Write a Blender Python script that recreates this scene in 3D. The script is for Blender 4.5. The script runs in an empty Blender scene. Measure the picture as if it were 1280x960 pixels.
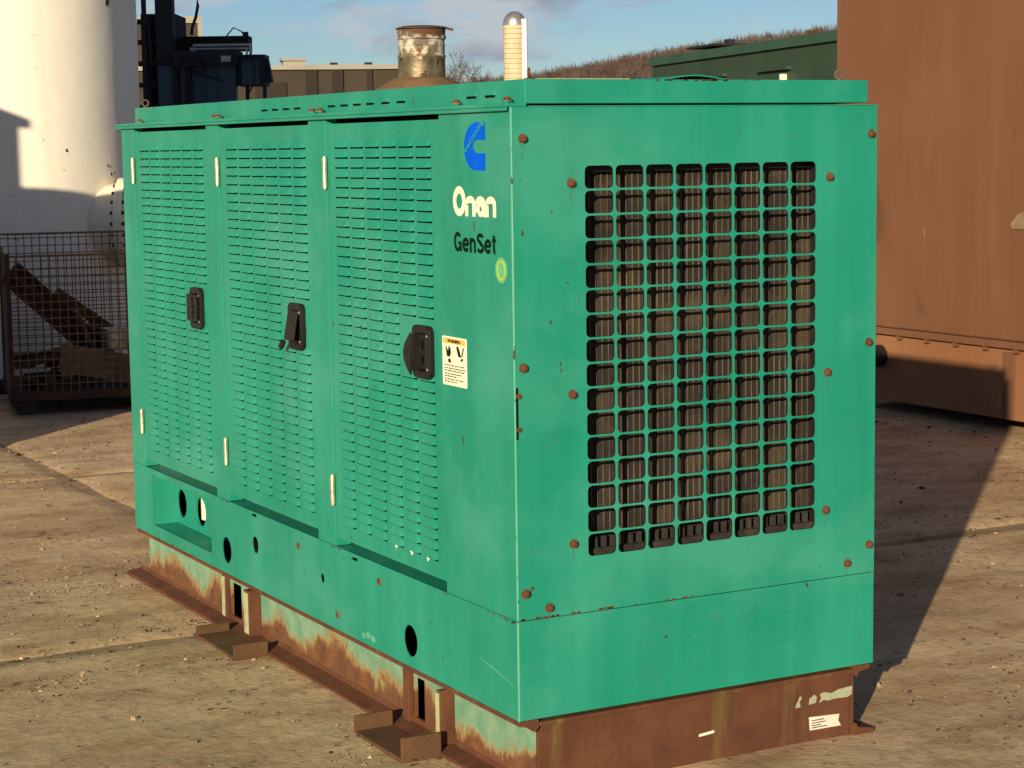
import bpy, bmesh, math, random
from mathutils import Vector, Matrix, noise
from mathutils.geometry import tessellate_polygon
import numpy as np
random.seed(7)
R = math.radians
SC = bpy.context.scene
COL = SC.collection

# ------------------------------------------------------------------ camera
CAM = Vector((-2.2894, -4.2337, 1.610)); YAW, PITCH, ROLL, FPX = 0.494816, -0.117798, -0.0143331, 2502.0
fwd = Vector((math.sin(YAW)*math.cos(PITCH), math.cos(YAW)*math.cos(PITCH), math.sin(PITCH)))
rgt = Vector((math.cos(YAW), -math.sin(YAW), 0)); upv = rgt.cross(fwd)
r2 = math.cos(ROLL)*rgt + math.sin(ROLL)*upv; u2 = -math.sin(ROLL)*rgt + math.cos(ROLL)*upv
cam = bpy.data.cameras.new('camera'); camo = bpy.data.objects.new('camera', cam); COL.objects.link(camo)
camo.matrix_world = Matrix(((r2.x, u2.x, -fwd.x, CAM.x), (r2.y, u2.y, -fwd.y, CAM.y), (r2.z, u2.z, -fwd.z, CAM.z), (0, 0, 0, 1)))
cam.sensor_width = 36; cam.lens = 36*FPX/1280; cam.clip_start = 0.05; cam.clip_end = 6000
SC.camera = camo

# ------------------------------------------------------------------ sky, sun, exposure
SUN_EL = R(13.5)
sun_dir = Vector((1, 0.97, -math.tan(SUN_EL)*math.hypot(1, 0.97))).normalized()   # the way the light travels
world = bpy.data.worlds.new('World'); SC.world = world; world.use_nodes = True
wt = world.node_tree; wt.nodes.clear()
sky = wt.nodes.new('ShaderNodeTexSky'); sky.sky_type = 'NISHITA'; sky.sun_disc = False
sky.sun_elevation = SUN_EL; sky.sun_rotation = math.atan2(-sun_dir.x, -sun_dir.y)
sky.altitude = 200; sky.air_density = 1.0; sky.dust_density = 0.0; sky.ozone_density = 3.0
geo = wt.nodes.new('ShaderNodeNewGeometry')
mp = wt.nodes.new('ShaderNodeMapping'); mp.inputs['Scale'].default_value = (13, 13, 34); mp.inputs['Location'].default_value = (8.22, 8.86, 6.6)
wt.links.new(geo.outputs['Incoming'], mp.inputs['Vector'])
cn = wt.nodes.new('ShaderNodeTexNoise'); cn.inputs['Scale'].default_value = 1.0; cn.inputs['Detail'].default_value = 6; cn.inputs['Roughness'].default_value = 0.55
wt.links.new(mp.outputs[0], cn.inputs['Vector'])
cr = wt.nodes.new('ShaderNodeValToRGB'); cr.color_ramp.elements[0].position = 0.53; cr.color_ramp.elements[1].position = 0.66
cr.color_ramp.elements[1].color = (0.85, 0.85, 0.85, 1)
wt.links.new(cn.outputs['Fac'], cr.inputs[0])
mix = wt.nodes.new('ShaderNodeMixRGB'); 
cn2 = wt.nodes.new('ShaderNodeTexNoise'); cn2.inputs['Scale'].default_value = 1.6; cn2.inputs['Detail'].default_value = 3; wt.links.new(mp.outputs[0], cn2.inputs['Vector'])
cr2 = wt.nodes.new('ShaderNodeValToRGB'); cr2.color_ramp.elements[0].position = 0.40; cr2.color_ramp.elements[0].color = (0.68, 0.70, 0.74, 1); cr2.color_ramp.elements[1].position = 0.62; cr2.color_ramp.elements[1].color = (0.40, 0.41, 0.50, 1)
wt.links.new(cn2.outputs['Fac'], cr2.inputs[0]); cg = wt.nodes.new('ShaderNodeVectorMath'); cg.operation = 'SCALE'; cg.inputs['Scale'].default_value = 10.0
wt.links.new(cr2.outputs[0], cg.inputs[0]); wt.links.new(cg.outputs[0], mix.inputs['Color2'])
tint = wt.nodes.new('ShaderNodeMixRGB'); tint.blend_type = 'MULTIPLY'; tint.inputs['Fac'].default_value = 1.0; tint.inputs['Color2'].default_value = (0.79, 0.93, 1.17, 1)
wt.links.new(sky.outputs[0], tint.inputs['Color1'])
wt.links.new(cr.outputs[0], mix.inputs['Fac']); wt.links.new(tint.outputs[0], mix.inputs['Color1'])
bg = wt.nodes.new('ShaderNodeBackground'); bg.inputs['Strength'].default_value = 0.05
wo = wt.nodes.new('ShaderNodeOutputWorld'); wt.links.new(mix.outputs[0], bg.inputs['Color']); wt.links.new(bg.outputs[0], wo.inputs['Surface'])
sl = bpy.data.lights.new('sun', 'SUN'); sl.energy = 5.0; sl.angle = R(0.5); sl.color = (1.0, 0.84, 0.60)
so = bpy.data.objects.new('sun', sl); COL.objects.link(so); so.rotation_euler = sun_dir.to_track_quat('-Z', 'Y').to_euler()
so.location = (-20, -20, 15)
SC.view_settings.view_transform = 'Standard'; SC.view_settings.look = 'None'
SC.view_settings.exposure = 0.62; SC.view_settings.gamma = 1.0

# ------------------------------------------------------------------ materials
def nmat(name):
    m = bpy.data.materials.new(name); m.use_nodes = True
    t = m.node_tree; b = t.nodes['Principled BSDF']
    return m, t, b
def pos(t, scale=(1, 1, 1), loc=(0, 0, 0), obj=False):
    if obj:
        g = t.nodes.new('ShaderNodeTexCoord'); o = g.outputs['Object']
    else:
        g = t.nodes.new('ShaderNodeNewGeometry'); o = g.outputs['Position']
    p = t.nodes.new('ShaderNodeMapping'); p.inputs['Scale'].default_value = scale; p.inputs['Location'].default_value = loc
    t.links.new(o, p.inputs['Vector']); return p.outputs[0]
def noi(t, vec, scale=1.0, detail=4, rough=0.55):
    n = t.nodes.new('ShaderNodeTexNoise'); n.inputs['Scale'].default_value = scale
    n.inputs['Detail'].default_value = detail; n.inputs['Roughness'].default_value = rough
    t.links.new(vec, n.inputs['Vector']); return n.outputs['Fac']
def ramp(t, fac, a, b, ca=(0, 0, 0, 1), cb=(1, 1, 1, 1)):
    r = t.nodes.new('ShaderNodeValToRGB'); e = r.color_ramp.elements
    e[0].position = a; e[1].position = b; e[0].color = ca; e[1].color = cb
    t.links.new(fac, r.inputs[0]); return r.outputs[0]
def mixc(t, fac, c1, c2):
    m = t.nodes.new('ShaderNodeMixRGB')
    for i, c in ((0, fac), (1, c1), (2, c2)):
        if isinstance(c, (int, float)): m.inputs[i].default_value = c
        elif isinstance(c, tuple): m.inputs[i].default_value = c if len(c) == 4 else (*c, 1)
        else: t.links.new(c, m.inputs[i])
    return m.outputs[0]
def math_(t, op, a, b=0.0):
    m = t.nodes.new('ShaderNodeMath'); m.operation = op
    for i, c in ((0, a), (1, b)):
        if isinstance(c, (int, float)): m.inputs[i].default_value = c
        else: t.links.new(c, m.inputs[i])
    return m.outputs[0]
def bump(t, b, h, strength=0.3, dist=0.01):
    n = t.nodes.new('ShaderNodeBump'); n.inputs['Strength'].default_value = strength; n.inputs['Distance'].default_value = dist
    t.links.new(h, n.inputs['Height']); t.links.new(n.outputs[0], b.inputs['Normal'])
def setc(t, b, c):
    if isinstance(c, tuple): b.inputs['Base Color'].default_value = c if len(c) == 4 else (*c, 1)
    else: t.links.new(c, b.inputs['Base Color'])

def simple(name, c, rough=0.6, metal=0.0, var=0.25, scale=8.0, bs=0.1, spec=0.35):
    m, t, b = nmat(name); b.inputs['Specular IOR Level'].default_value = spec
    n = noi(t, pos(t), scale, 5)
    lo = tuple(x*(1-var) for x in c); hi = tuple(min(1, x*(1+var)) for x in c)
    setc(t, b, mixc(t, ramp(t, n, 0.3, 0.7), lo, hi)); b.inputs['Roughness'].default_value = rough; b.inputs['Metallic'].default_value = metal
    if bs: bump(t, b, noi(t, pos(t), scale*8, 3), bs, 0.004)
    return m

RUST = (0.12, 0.045, 0.018)
def green_paint(name, c=(0.007, 0.195, 0.128), fade=(0.024, 0.262, 0.180), chip=0.68):
    m, t, b = nmat(name)
    big = noi(t, pos(t), 1.7, 4)
    streak = noi(t, pos(t, (9, 9, 0.7)), 1.0, 4)
    f = math_(t, 'ADD', math_(t, 'MULTIPLY', ramp(t, big, 0.35, 0.7), 0.45), math_(t, 'MULTIPLY', ramp(t, streak, 0.42, 0.75), 0.5))
    col = mixc(t, f, c, fade)
    pt = ramp(t, noi(t, pos(t, (1.1, 1.1, 1.6), (7, 2, 5)), 1.6, 5, 0.62), 0.50, 0.66)
    col = mixc(t, math_(t, 'MULTIPLY', pt, 0.42), col, (0.062, 0.280, 0.205))
    dk = ramp(t, noi(t, pos(t, (5, 5, 0.55), (1, 8, 3)), 1.3, 5, 0.6), 0.56, 0.74)
    col = mixc(t, math_(t, 'MULTIPLY', dk, 0.28), col, (0.014, 0.125, 0.075))
    # grime settled in small blotches
    gr = ramp(t, noi(t, pos(t), 14, 5, 0.7), 0.56, 0.78)
    col = mixc(t, math_(t, 'MULTIPLY', gr, 0.30), col, (0.05, 0.11, 0.055))
    # chips down to rusty steel
    ch = ramp(t, noi(t, pos(t, (1, 1, 0.7)), 34, 3, 0.6), chip, chip+0.02)
    area = ramp(t, noi(t, pos(t, (1, 1, 1), (5, 3, 1)), 3.1, 2), 0.50, 0.60)
    chf = math_(t, 'MULTIPLY', ch, area)
    col = mixc(t, chf, col, (0.055, 0.035, 0.02))
    setc(t, b, col)
    b.inputs['Specular IOR Level'].default_value = 0.25
    rr = ramp(t, noi(t, pos(t), 5, 4), 0.3, 0.7, (0.38, 0.38, 0.38, 1), (0.58, 0.58, 0.58, 1)); t.links.new(rr, b.inputs['Roughness'])
    h = math_(t, 'ADD', math_(t, 'MULTIPLY', noi(t, pos(t), 2.6, 2), 1.0), math_(t, 'MULTIPLY', noi(t, pos(t), 240, 2), 0.012))
    bump(t, b, h, 0.4, 0.016)
    return m
M = {}
M['green'] = green_paint('green_paint')
M['green_worn'] = green_paint('worn_green_edge', (0.04, 0.27, 0.17), (0.18, 0.38, 0.27), 0.60)

def rust_mat(name, a, b_, c, scale=9, streak=True):
    m, t, b = nmat(name)
    n1 = noi(t, pos(t), scale, 6, 0.65); n2 = noi(t, pos(t, (14, 14, 1.6) if streak else (5, 5, 5)), 1.0, 5)
    col = mixc(t, ramp(t, n1, 0.35, 0.68), a, b_); col = mixc(t, ramp(t, n2, 0.55, 0.78), col, c)
    setc(t, b, col); b.inputs['Roughness'].default_value = 0.85; b.inputs['Specular IOR Level'].default_value = 0.2
    bump(t, b, noi(t, pos(t), 70, 5, 0.7), 0.5, 0.004)
    return m
M['rust'] = rust_mat('rusty_steel', (0.075, 0.030, 0.016), (0.125, 0.048, 0.023), (0.13, 0.068, 0.028))
M['rust_front'] = rust_mat('rusty_front_steel', (0.075, 0.030, 0.016), (0.115, 0.046, 0.022), (0.13, 0.095, 0.03))
M['rust_ch'] = rust_mat('olive_rust', (0.075, 0.042, 0.020), (0.115, 0.056, 0.026), (0.11, 0.082, 0.042), 7, False)
M['rust_bolt'] = rust_mat('rusty_bolt', (0.085, 0.030, 0.014), (0.15, 0.058, 0.026), (0.05, 0.022, 0.012), 60, False)
M['rust_cone'] = rust_mat('tan_rust', (0.13, 0.075, 0.038), (0.19, 0.115, 0.06), (0.16, 0.06, 0.025), 14, False)
M['rust_dark'] = rust_mat('dark_rust', (0.05, 0.03, 0.02), (0.085, 0.045, 0.025), (0.11, 0.05, 0.02), 12, False)
def beam_mat():
    m, t, b = nmat('rusting_green_beam')
    g = t.nodes.new('ShaderNodeNewGeometry'); s = t.nodes.new('ShaderNodeSeparateXYZ'); t.links.new(g.outputs['Position'], s.inputs[0])
    n = noi(t, pos(t, (1, 1.0, 1)), 3.2, 4); f = noi(t, pos(t, (70, 70, 28)), 1.0, 6, 0.75)
    lvl = math_(t, 'ADD', s.outputs['Z'], math_(t, 'MULTIPLY', math_(t, 'SUBTRACT', n, 0.56), 0.34))
    lvl = math_(t, 'ADD', lvl, math_(t, 'MULTIPLY', math_(t, 'SUBTRACT', f, 0.5), 0.11))
    green = mixc(t, ramp(t, noi(t, pos(t), 18, 4), 0.35, 0.7), (0.10, 0.23, 0.145), (0.20, 0.295, 0.19))
    rst = mixc(t, ramp(t, noi(t, pos(t), 16, 6, 0.7), 0.35, 0.7), (0.085, 0.033, 0.015), (0.17, 0.066, 0.022))
    yel = mixc(t, ramp(t, lvl, 0.055, 0.075), rst, (0.25, 0.155, 0.052))
    col = mixc(t, ramp(t, lvl, 0.072, 0.098), yel, green)
    setc(t, b, col); b.inputs['Roughness'].default_value = 0.75
    bump(t, b, noi(t, pos(t), 80, 4, 0.7), 0.35, 0.004); return m
M['beam'] = beam_mat()
M['pale_edge'] = rust_mat('pale_chipped_edge', (0.38, 0.40, 0.22), (0.30, 0.31, 0.17), (0.15, 0.07, 0.028), 40, False)
M['black'] = simple('black_plastic', (0.012, 0.011, 0.010), 0.5, 0, 0.3, 30, 0.1, 0.2)
M['black_paint'] = simple('black_painted_steel', (0.012, 0.012, 0.012), 0.55, 0, 0.3, 20)
M['cavity'] = simple('dark_interior', (0.005, 0.005, 0.005), 0.9, 0, 0.2, 10, 0, 0.05)
M['worn_run'] = simple('paint_run', (0.035, 0.17, 0.10), 0.7, 0, 0.3, 60)
M['grimy'] = rust_mat('grimy_black_steel', (0.016, 0.014, 0.012), (0.040, 0.034, 0.026), (0.075, 0.060, 0.042), 25, False)
M['zinc'] = simple('zinc_hinge', (0.62, 0.55, 0.38), 0.38, 0.75, 0.3, 60)
M['steel'] = simple('bare_steel', (0.38, 0.36, 0.32), 0.35, 0.85, 0.3, 30)
M['cream'] = simple('cream_paint', (0.78, 0.70, 0.50), 0.55, 0, 0.08, 12, 0.05)
M['blue'] = simple('blue_print', (0.0, 0.085, 0.58), 0.6, 0, 0.1, 20, 0, 0.05)
M['ink'] = simple('black_print', (0.004, 0.010, 0.006), 0.6, 0, 0.2, 20, 0, 0.05)
M['sticker'] = simple('sticker_white', (0.74, 0.70, 0.50), 0.5, 0, 0.06, 25, 0)
M['amber'] = simple('sticker_amber', (0.62, 0.40, 0.10), 0.5, 0, 0.15, 60, 0)
M['lime'] = simple('lime_sticker', (0.30, 0.44, 0.06), 0.5, 0, 0.15, 40, 0)
M['limehalo'] = simple('pale_sticker', (0.09, 0.36, 0.16), 0.5, 0, 0.15, 40, 0)
M['tag'] = rust_mat('worn_label', (0.55, 0.52, 0.42), (0.66, 0.62, 0.5), (0.42, 0.20, 0.06), 30, False)
M['oldtag'] = rust_mat('flaked_label', (0.26, 0.28, 0.20), (0.33, 0.33, 0.22), (0.12, 0.07, 0.03), 40, False)

def core_mat():
    m, t, b = nmat('radiator_fins')
    w = t.nodes.new('ShaderNodeTexWave'); w.wave_type = 'BANDS'; w.bands_direction = 'Z'; w.inputs['Scale'].default_value = 75; w.inputs['Distortion'].default_value = 1.5; w.inputs['Detail Scale'].default_value = 3
    t.links.new(pos(t), w.inputs['Vector'])
    c = mixc(t, ramp(t, w.outputs['Fac'], 0.3, 0.8), (0.006, 0.005, 0.0035), (0.034, 0.026, 0.017))
    c = mixc(t, ramp(t, noi(t, pos(t), 4.5, 5, 0.65), 0.47, 0.66), c, (0.080, 0.058, 0.032))
    setc(t, b, c); b.inputs['Roughness'].default_value = 0.9; bump(t, b, w.outputs['Fac'], 0.8, 0.003); return m
M['fins'] = core_mat()
M['tube'] = simple('radiator_tube', (0.085, 0.064, 0.042), 0.75, 0.1, 0.6, 7)

def tank_mat():
    m, t, b = nmat('tank_paint')
    st = noi(t, pos(t, (6, 6, 0.35)), 1.0, 5)
    c = mixc(t, ramp(t, st, 0.5, 0.8), (0.90, 0.85, 0.70), (0.80, 0.71, 0.54))
    sp = ramp(t, noi(t, pos(t, (1, 1, 1), (2, 7, 3)), 9, 3, 0.55), 0.745, 0.76)
    c = mixc(t, sp, c, (0.13, 0.06, 0.03))
    sc = ramp(t, noi(t, pos(t, (1, 1, 5)), 4, 4), 0.70, 0.73)
    c = mixc(t, math_(t, 'MULTIPLY', sc, 0.3), c, (0.30, 0.24, 0.17))
    setc(t, b, c); b.inputs['Roughness'].default_value = 0.6; bump(t, b, noi(t, pos(t), 3, 3), 0.15, 0.03); return m
M['tank'] = tank_mat()
def bin_mat(name, a, b_, c):
    m, t, b = nmat(name)
    st = noi(t, pos(t, (4, 4, 0.45)), 1.0, 5, 0.6); bl = noi(t, pos(t), 1.3, 4)
    col = mixc(t, ramp(t, bl, 0.35, 0.7), a, b_); col = mixc(t, math_(t, 'MULTIPLY', ramp(t, st, 0.5, 0.75), 0.6), col, c)
    sm = ramp(t, noi(t, pos(t, (2, 2, 0.8), (4, 1, 2)), 2.3, 3), 0.66, 0.72)
    col = mixc(t, math_(t, 'MULTIPLY', sm, 0.35), col, (0.055, 0.025, 0.014))
    sc = ramp(t, noi(t, pos(t, (3, 3, 0.6), (1, 9, 2)), 5.5, 2), 0.76, 0.78)
    col = mixc(t, math_(t, 'MULTIPLY', sc, 0.6), col, (0.30, 0.17, 0.09))
    setc(t, b, col); b.inputs['Roughness'].default_value = 0.65; b.inputs['Specular IOR Level'].default_value = 0.25
    bump(t, b, noi(t, pos(t), 1.8, 3), 0.25, 0.03); return m
M['bin'] = bin_mat('red_oxide_paint', (0.125, 0.054, 0.026), (0.145, 0.065, 0.032), (0.168, 0.079, 0.040))
M['bin_low'] = bin_mat('paler_red_oxide_paint', (0.185, 0.080, 0.035), (0.23, 0.105, 0.047), (0.26, 0.13, 0.062))  # lower wall tone set paler than the upper

def ground_mat(name, tone=1.0):
    m, t, b = nmat(name)
    big = noi(t, pos(t, (0.55, 1.3, 1)), 1.0, 5, 0.6); mid = noi(t, pos(t, (2.2, 3.8, 1)), 1.0, 6, 0.65); fine = noi(t, pos(t), 26, 6, 0.7)
    a = tuple(x*tone for x in (0.41, 0.278, 0.152)); c = tuple(x*tone for x in (0.57, 0.420, 0.250)); d = tuple(x*tone for x in (0.30, 0.186, 0.092))
    col = mixc(t, ramp(t, big, 0.32, 0.68), a, c); col = mixc(t, math_(t, 'MULTIPLY', ramp(t, mid, 0.46, 0.66), 0.85), col, d)
    pale = ramp(t, noi(t, pos(t, (2, 6, 1), (3, 3, 3)), 1.4, 5, 0.65), 0.60, 0.72)
    col = mixc(t, math_(t, 'MULTIPLY', pale, 0.45), col, tuple(x*tone for x in (0.66, 0.51, 0.32)))
    col = mixc(t, math_(t, 'MULTIPLY', ramp(t, fine, 0.52, 0.66), 0.6), col, tuple(x*tone for x in (0.20, 0.13, 0.07)))
    setc(t, b, col); b.inputs['Roughness'].default_value = 0.95; b.inputs['Specular IOR Level'].default_value = 0.1
    h = math_(t, 'ADD', math_(t, 'MULTIPLY', noi(t, pos(t), 9, 5, 0.6), 1.0), math_(t, 'MULTIPLY', noi(t, pos(t), 55, 4, 0.7), 0.35))
    bump(t, b, h, 0.6, 0.011); return m
M['slab'] = ground_mat('dusty_concrete'); M['soil'] = ground_mat('packed_soil', 0.62)
M['clod'] = ground_mat('soil_clod', 0.7)

# ------------------------------------------------------------------ mesh helpers
class MB:
    def __init__(s): s.v = []; s.f = []; s.m = []
    def add(s, vs, fs, mi=0):
        o = len(s.v); s.v += [tuple(v) for v in vs]; s.f += [tuple(i+o for i in f) for f in fs]; s.m += [mi]*len(fs)
    def box(s, x0, x1, y0, y1, z0, z1, mi=0):
        v = [(x, y, z) for x in (x0, x1) for y in (y0, y1) for z in (z0, z1)]
        s.add(v, [(0, 1, 3, 2), (4, 6, 7, 5), (0, 4, 5, 1), (2, 3, 7, 6), (0, 2, 6, 4), (1, 5, 7, 3)], mi); return s
    def obox(s, c, ax, ay, az, mi=0):
        c, ax, ay, az = map(Vector, (c, ax, ay, az))
        v = [c+ax*i+ay*j+az*k for i in (-1, 1) for j in (-1, 1) for k in (-1, 1)]
        s.add(v, [(0, 1, 3, 2), (4, 6, 7, 5), (0, 4, 5, 1), (2, 3, 7, 6), (0, 2, 6, 4), (1, 5, 7, 3)], mi); return s
    def cyl(s, p0, p1, r0, r1=None, n=16, caps=True, mi=0):
        p0, p1 = Vector(p0), Vector(p1); r1 = r0 if r1 is None else r1
        q = (p1-p0).to_track_quat('Z', 'Y'); vs = []
        for p, r in ((p0, r0), (p1, r1)):
            for k in range(n):
                a = 2*math.pi*k/n; vs.append(p+q @ Vector((r*math.cos(a), r*math.sin(a), 0)))
        fs = [(k, (k+1) % n, n+(k+1) % n, n+k) for k in range(n)]
        if caps: fs += [tuple(range(n-1, -1, -1)), tuple(range(n, 2*n))]
        s.add(vs, fs, mi); return s
    def tube(s, pts, r, n=8, mi=0):
        pts = [Vector(p) for p in pts]; vs = []; rs = r if isinstance(r, (list, tuple)) else [r]*len(pts)
        for i, p in enumerate(pts):
            d = (pts[min(i+1, len(pts)-1)]-pts[max(i-1, 0)]).normalized(); q = d.to_track_quat('Z', 'Y')
            for k in range(n):
                a = 2*math.pi*k/n; vs.append(p+q @ Vector((rs[i]*math.cos(a), rs[i]*math.sin(a), 0)))
        fs = [(i*n+k, i*n+(k+1) % n, (i+1)*n+(k+1) % n, (i+1)*n+k) for i in range(len(pts)-1) for k in range(n)]
        fs += [tuple(range(n-1, -1, -1)), tuple((len(pts)-1)*n+k for k in range(n))]
        s.add(vs, fs, mi); return s
    def lathe(s, prof, n=32, c=(0, 0, 0), mi=0):
        vs = [(c[0]+r*math.cos(2*math.pi*k/n), c[1]+r*math.sin(2*math.pi*k/n), c[2]+z) for r, z in prof for k in range(n)]
        fs = [(i*n+k, i*n+(k+1) % n, (i+1)*n+(k+1) % n, (i+1)*n+k) for i in range(len(prof)-1) for k in range(n)]
        s.add(vs, fs, mi); return s
    def ring(s, c, R_, r, nrm=(0, 1, 0), n=20, k=8, mi=0):
        q = Vector(nrm).to_track_quat('Z', 'Y'); c = Vector(c); vs = []
        for i in range(n):
            a = 2*math.pi*i/n
            for j in range(k):
                b = 2*math.pi*j/k; rr = R_+r*math.cos(b); vs.append(c+q @ Vector((rr*math.cos(a), rr*math.sin(a), r*math.sin(b))))
        fs = [(i*k+j, ((i+1) % n)*k+j, ((i+1) % n)*k+(j+1) % k, i*k+(j+1) % k) for i in range(n) for j in range(k)]
        s.add(vs, fs, mi); return s
    def plate(s, loops, fn, t0, t1, mi=0):
        """flat plate with holes: loops of 2-D points (first is the outline); fn(a, b, t) gives the 3-D point"""
        flat = [p for l in loops for p in l]; n = len(flat)
        tri = tessellate_polygon([[Vector((p[0], p[1], 0)) for p in l] for l in loops])
        vs = [fn(a, b, t0) for a, b in flat]+[fn(a, b, t1) for a, b in flat]
        fs = [tuple(x) for x in tri]+[tuple(n+i for i in reversed(x)) for x in tri]; o = 0
        for l in loops:
            for i in range(len(l)): j = (i+1) % len(l); fs.append((o+i, o+j, n+o+j, n+o+i))
            o += len(l)
        s.add(vs, fs, mi); return s
    def mesh(s, name, mats, smooth=None, fix=True):
        me = bpy.data.meshes.new(name); me.from_pydata(s.v, [], s.f)
        for m in (mats if isinstance(mats, (list, tuple)) else [mats]): me.materials.append(m)
        me.polygons.foreach_set('material_index', s.m)
        if fix:
            bm = bmesh.new(); bm.from_mesh(me); bmesh.ops.recalc_face_normals(bm, faces=bm.faces); bm.to_mesh(me); bm.free()
        if smooth:
            me.polygons.foreach_set('use_smooth', [True]*len(me.polygons)); me.set_sharp_from_angle(angle=R(smooth))
        me.update(); return me
    def build(s, name, mats, parent=None, smooth=None, bevel=0, fix=True):
        return link(name, s.mesh(name, mats, smooth, fix), parent, bevel)
def link(name, me, parent=None, bevel=0):
    o = bpy.data.objects.new(name, me); COL.objects.link(o)
    if parent: o.parent = parent; o.matrix_parent_inverse = parent_inv(parent)
    if bevel:
        b = o.modifiers.new('bevel', 'BEVEL'); b.width = bevel; b.segments = 2; b.limit_method = 'ANGLE'; b.angle_limit = R(40); b.harden_normals = False
    return o
def parent_inv(p):
    m = Matrix.Identity(4); q = p
    while q is not None:
        m = Matrix.LocRotScale(q.location, q.rotation_euler, q.scale) @ (q.matrix_parent_inverse if q.parent else Matrix.Identity(4)) if False else (q_world(q)); break
    return m.inverted()
def q_world(o):
    l = Matrix.LocRotScale(o.location, o.rotation_euler, o.scale)
    return q_world(o.parent) @ o.matrix_parent_inverse @ l if o.parent else l
def tag(o, label=None, cat=None, group=None, kind=None):
    if label: o['label'] = label
    if cat: o['category'] = cat
    if group: o['group'] = group
    if kind: o['kind'] = kind
    return o
def empty(name, loc, rz=0, label=None, cat=None, group=None):
    o = bpy.data.objects.new(name, None); COL.objects.link(o); o.location = loc; o.rotation_euler = (0, 0, rz); o.empty_display_size = 0.2
    return tag(o, label, cat, group)
def circ(cx, cy, rx, ry=None, n=24):
    ry = ry or rx; return [(cx+rx*math.cos(2*math.pi*k/n), cy+ry*math.sin(2*math.pi*k/n)) for k in range(n)]
def rrect(x0, x1, y0, y1, r, n=4):
    o = []
    for cx, cy, a0 in ((x1-r, y1-r, 0), (x0+r, y1-r, 90), (x0+r, y0+r, 180), (x1-r, y0+r, 270)):
        for k in range(n+1):
            a = R(a0+90*k/n); o.append((cx+r*math.cos(a), cy+r*math.sin(a)))
    return o
def rect(x0, x1, y0, y1): return [(x0, y0), (x1, y0), (x1, y1), (x0, y1)]
SIDE = lambda a, b, t: (t, a, b)      # plate in the left side plane: a = y, b = z, t = x
FRONT = lambda a, b, t: (a, t, b)     # plate in the front plane
def text_mesh(txt, size, bold=0.0, ext=0.0006, spacing=1.0):
    cu = bpy.data.curves.new('t', 'FONT'); cu.body = txt; cu.size = size; cu.offset = bold; cu.extrude = ext; cu.space_character = spacing
    cu.align_x = 'CENTER'; cu.align_y = 'CENTER'; cu.resolution_u = 4
    o = bpy.data.objects.new('t', cu); COL.objects.link(o); dg = bpy.context.evaluated_depsgraph_get()
    me = bpy.data.meshes.new_from_object(o.evaluated_get(dg)); bpy.data.objects.remove(o); bpy.data.curves.remove(cu); return me
SIDE_ROT = Matrix(((0, 0, -1), (-1, 0, 0), (0, 1, 0)))     # local x -> -y, local y -> +z, local z -> -x
def side_text(name, txt, y, z, width, height, mat, parent, bold, x=-0.0012, spacing=1.0):
    me = text_mesh(txt, 0.1, bold, 0.0006, spacing); co = np.empty(len(me.vertices)*3); me.vertices.foreach_get('co', co); co = co.reshape(-1, 3)
    mn, mx = co.min(0), co.max(0); c = (mn+mx)/2
    for v in me.vertices:
        l = Vector(((v.co.x-c[0])*width/(mx[0]-mn[0]), (v.co.y-c[1])*height/(mx[1]-mn[1]), v.co.z)); v.co = SIDE_ROT @ l + Vector((x, y, z))
    me.materials.clear(); me.materials.append(mat); return link(name, me, parent)

# ------------------------------------------------------------------ ground
gb = MB(); gb.add([(-1500, -1500, -0.008), (1500, -1500, -0.008), (1500, 1500, -0.008), (-1500, 1500, -0.008)], [(0, 1, 2, 3)])
ground = tag(gb.build('ground', M['soil']), kind='structure')
XJ = [-9.8, -6.4, -2.98, 0.44, 7.28, 14.1]; YJ = [-8.1, -4.7, -1.28, 2.06, 5.56, 8.98, 12.4, 15.8, 19.2]
def slab(x0, x1, y0, y1, cell):
    nx = max(2, int((x1-x0)/cell)); ny = max(2, int((y1-y0)/cell)); e = 0.022
    def ln(a, b, n): return [a, a+0.012, a+0.03]+[a+0.03+(b-a-0.06)*k/n for k in range(1, n)]+[b-0.03, b-0.012, b]
    xs = ln(x0, x1, nx); ys = ln(y0, y1, ny); vs = []
    for i, x in enumerate(xs):
        for j, y in enumerate(ys):
            px, py = x, y
            dx = min(x-x0, x1-x); dy = min(y-y0, y1-y)
            wob = (noise.noise(Vector((x*2.3, y*2.3, 1.7)))+0.6*noise.noise(Vector((x*9, y*9, 4.1))))*0.022
            if dx < 0.2: px += (1 if x-x0 < x1-x else -1)*(wob+0.020)*(1-dx/0.2)
            wy = wob+(0.030 if abs((y0 if y-y0 < y1-y else y1)-2.06) < 0.1 else 0.010)
            if dy < 0.2: py += (1 if y-y0 < y1-y else -1)*wy*(1-dy/0.2)
            z = 0.003+0.006*noise.noise(Vector((x*0.9, y*1.4, 0.3)))+0.0045*noise.noise(Vector((x*4, y*5, 2)))+0.0025*noise.noise(Vector((x*13, y*13, 5)))
            d = min(dx, dy)
            if d < 0.09: k = (d/0.09)**0.8; z = z*k-0.0092*(1-k)
            vs.append((px, py, z))
    n = len(ys); fs = [(i*n+j, (i+1)*n+j, (i+1)*n+j+1, i*n+j+1) for i in range(len(xs)-1) for j in range(n-1)]
    b = MB(); b.add(vs, fs); return b.build('concrete_slab', M['slab'], ground, smooth=50, fix=False)
for i in range(len(XJ)-1):
    for j in range(len(YJ)-1):
        near = XJ[i+1] > -3.5 and XJ[i] < 7 and -2 < YJ[j+1] and YJ[j] < 9
        slab(XJ[i], XJ[i+1], YJ[j], YJ[j+1], 0.055 if near else 0.5)
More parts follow.
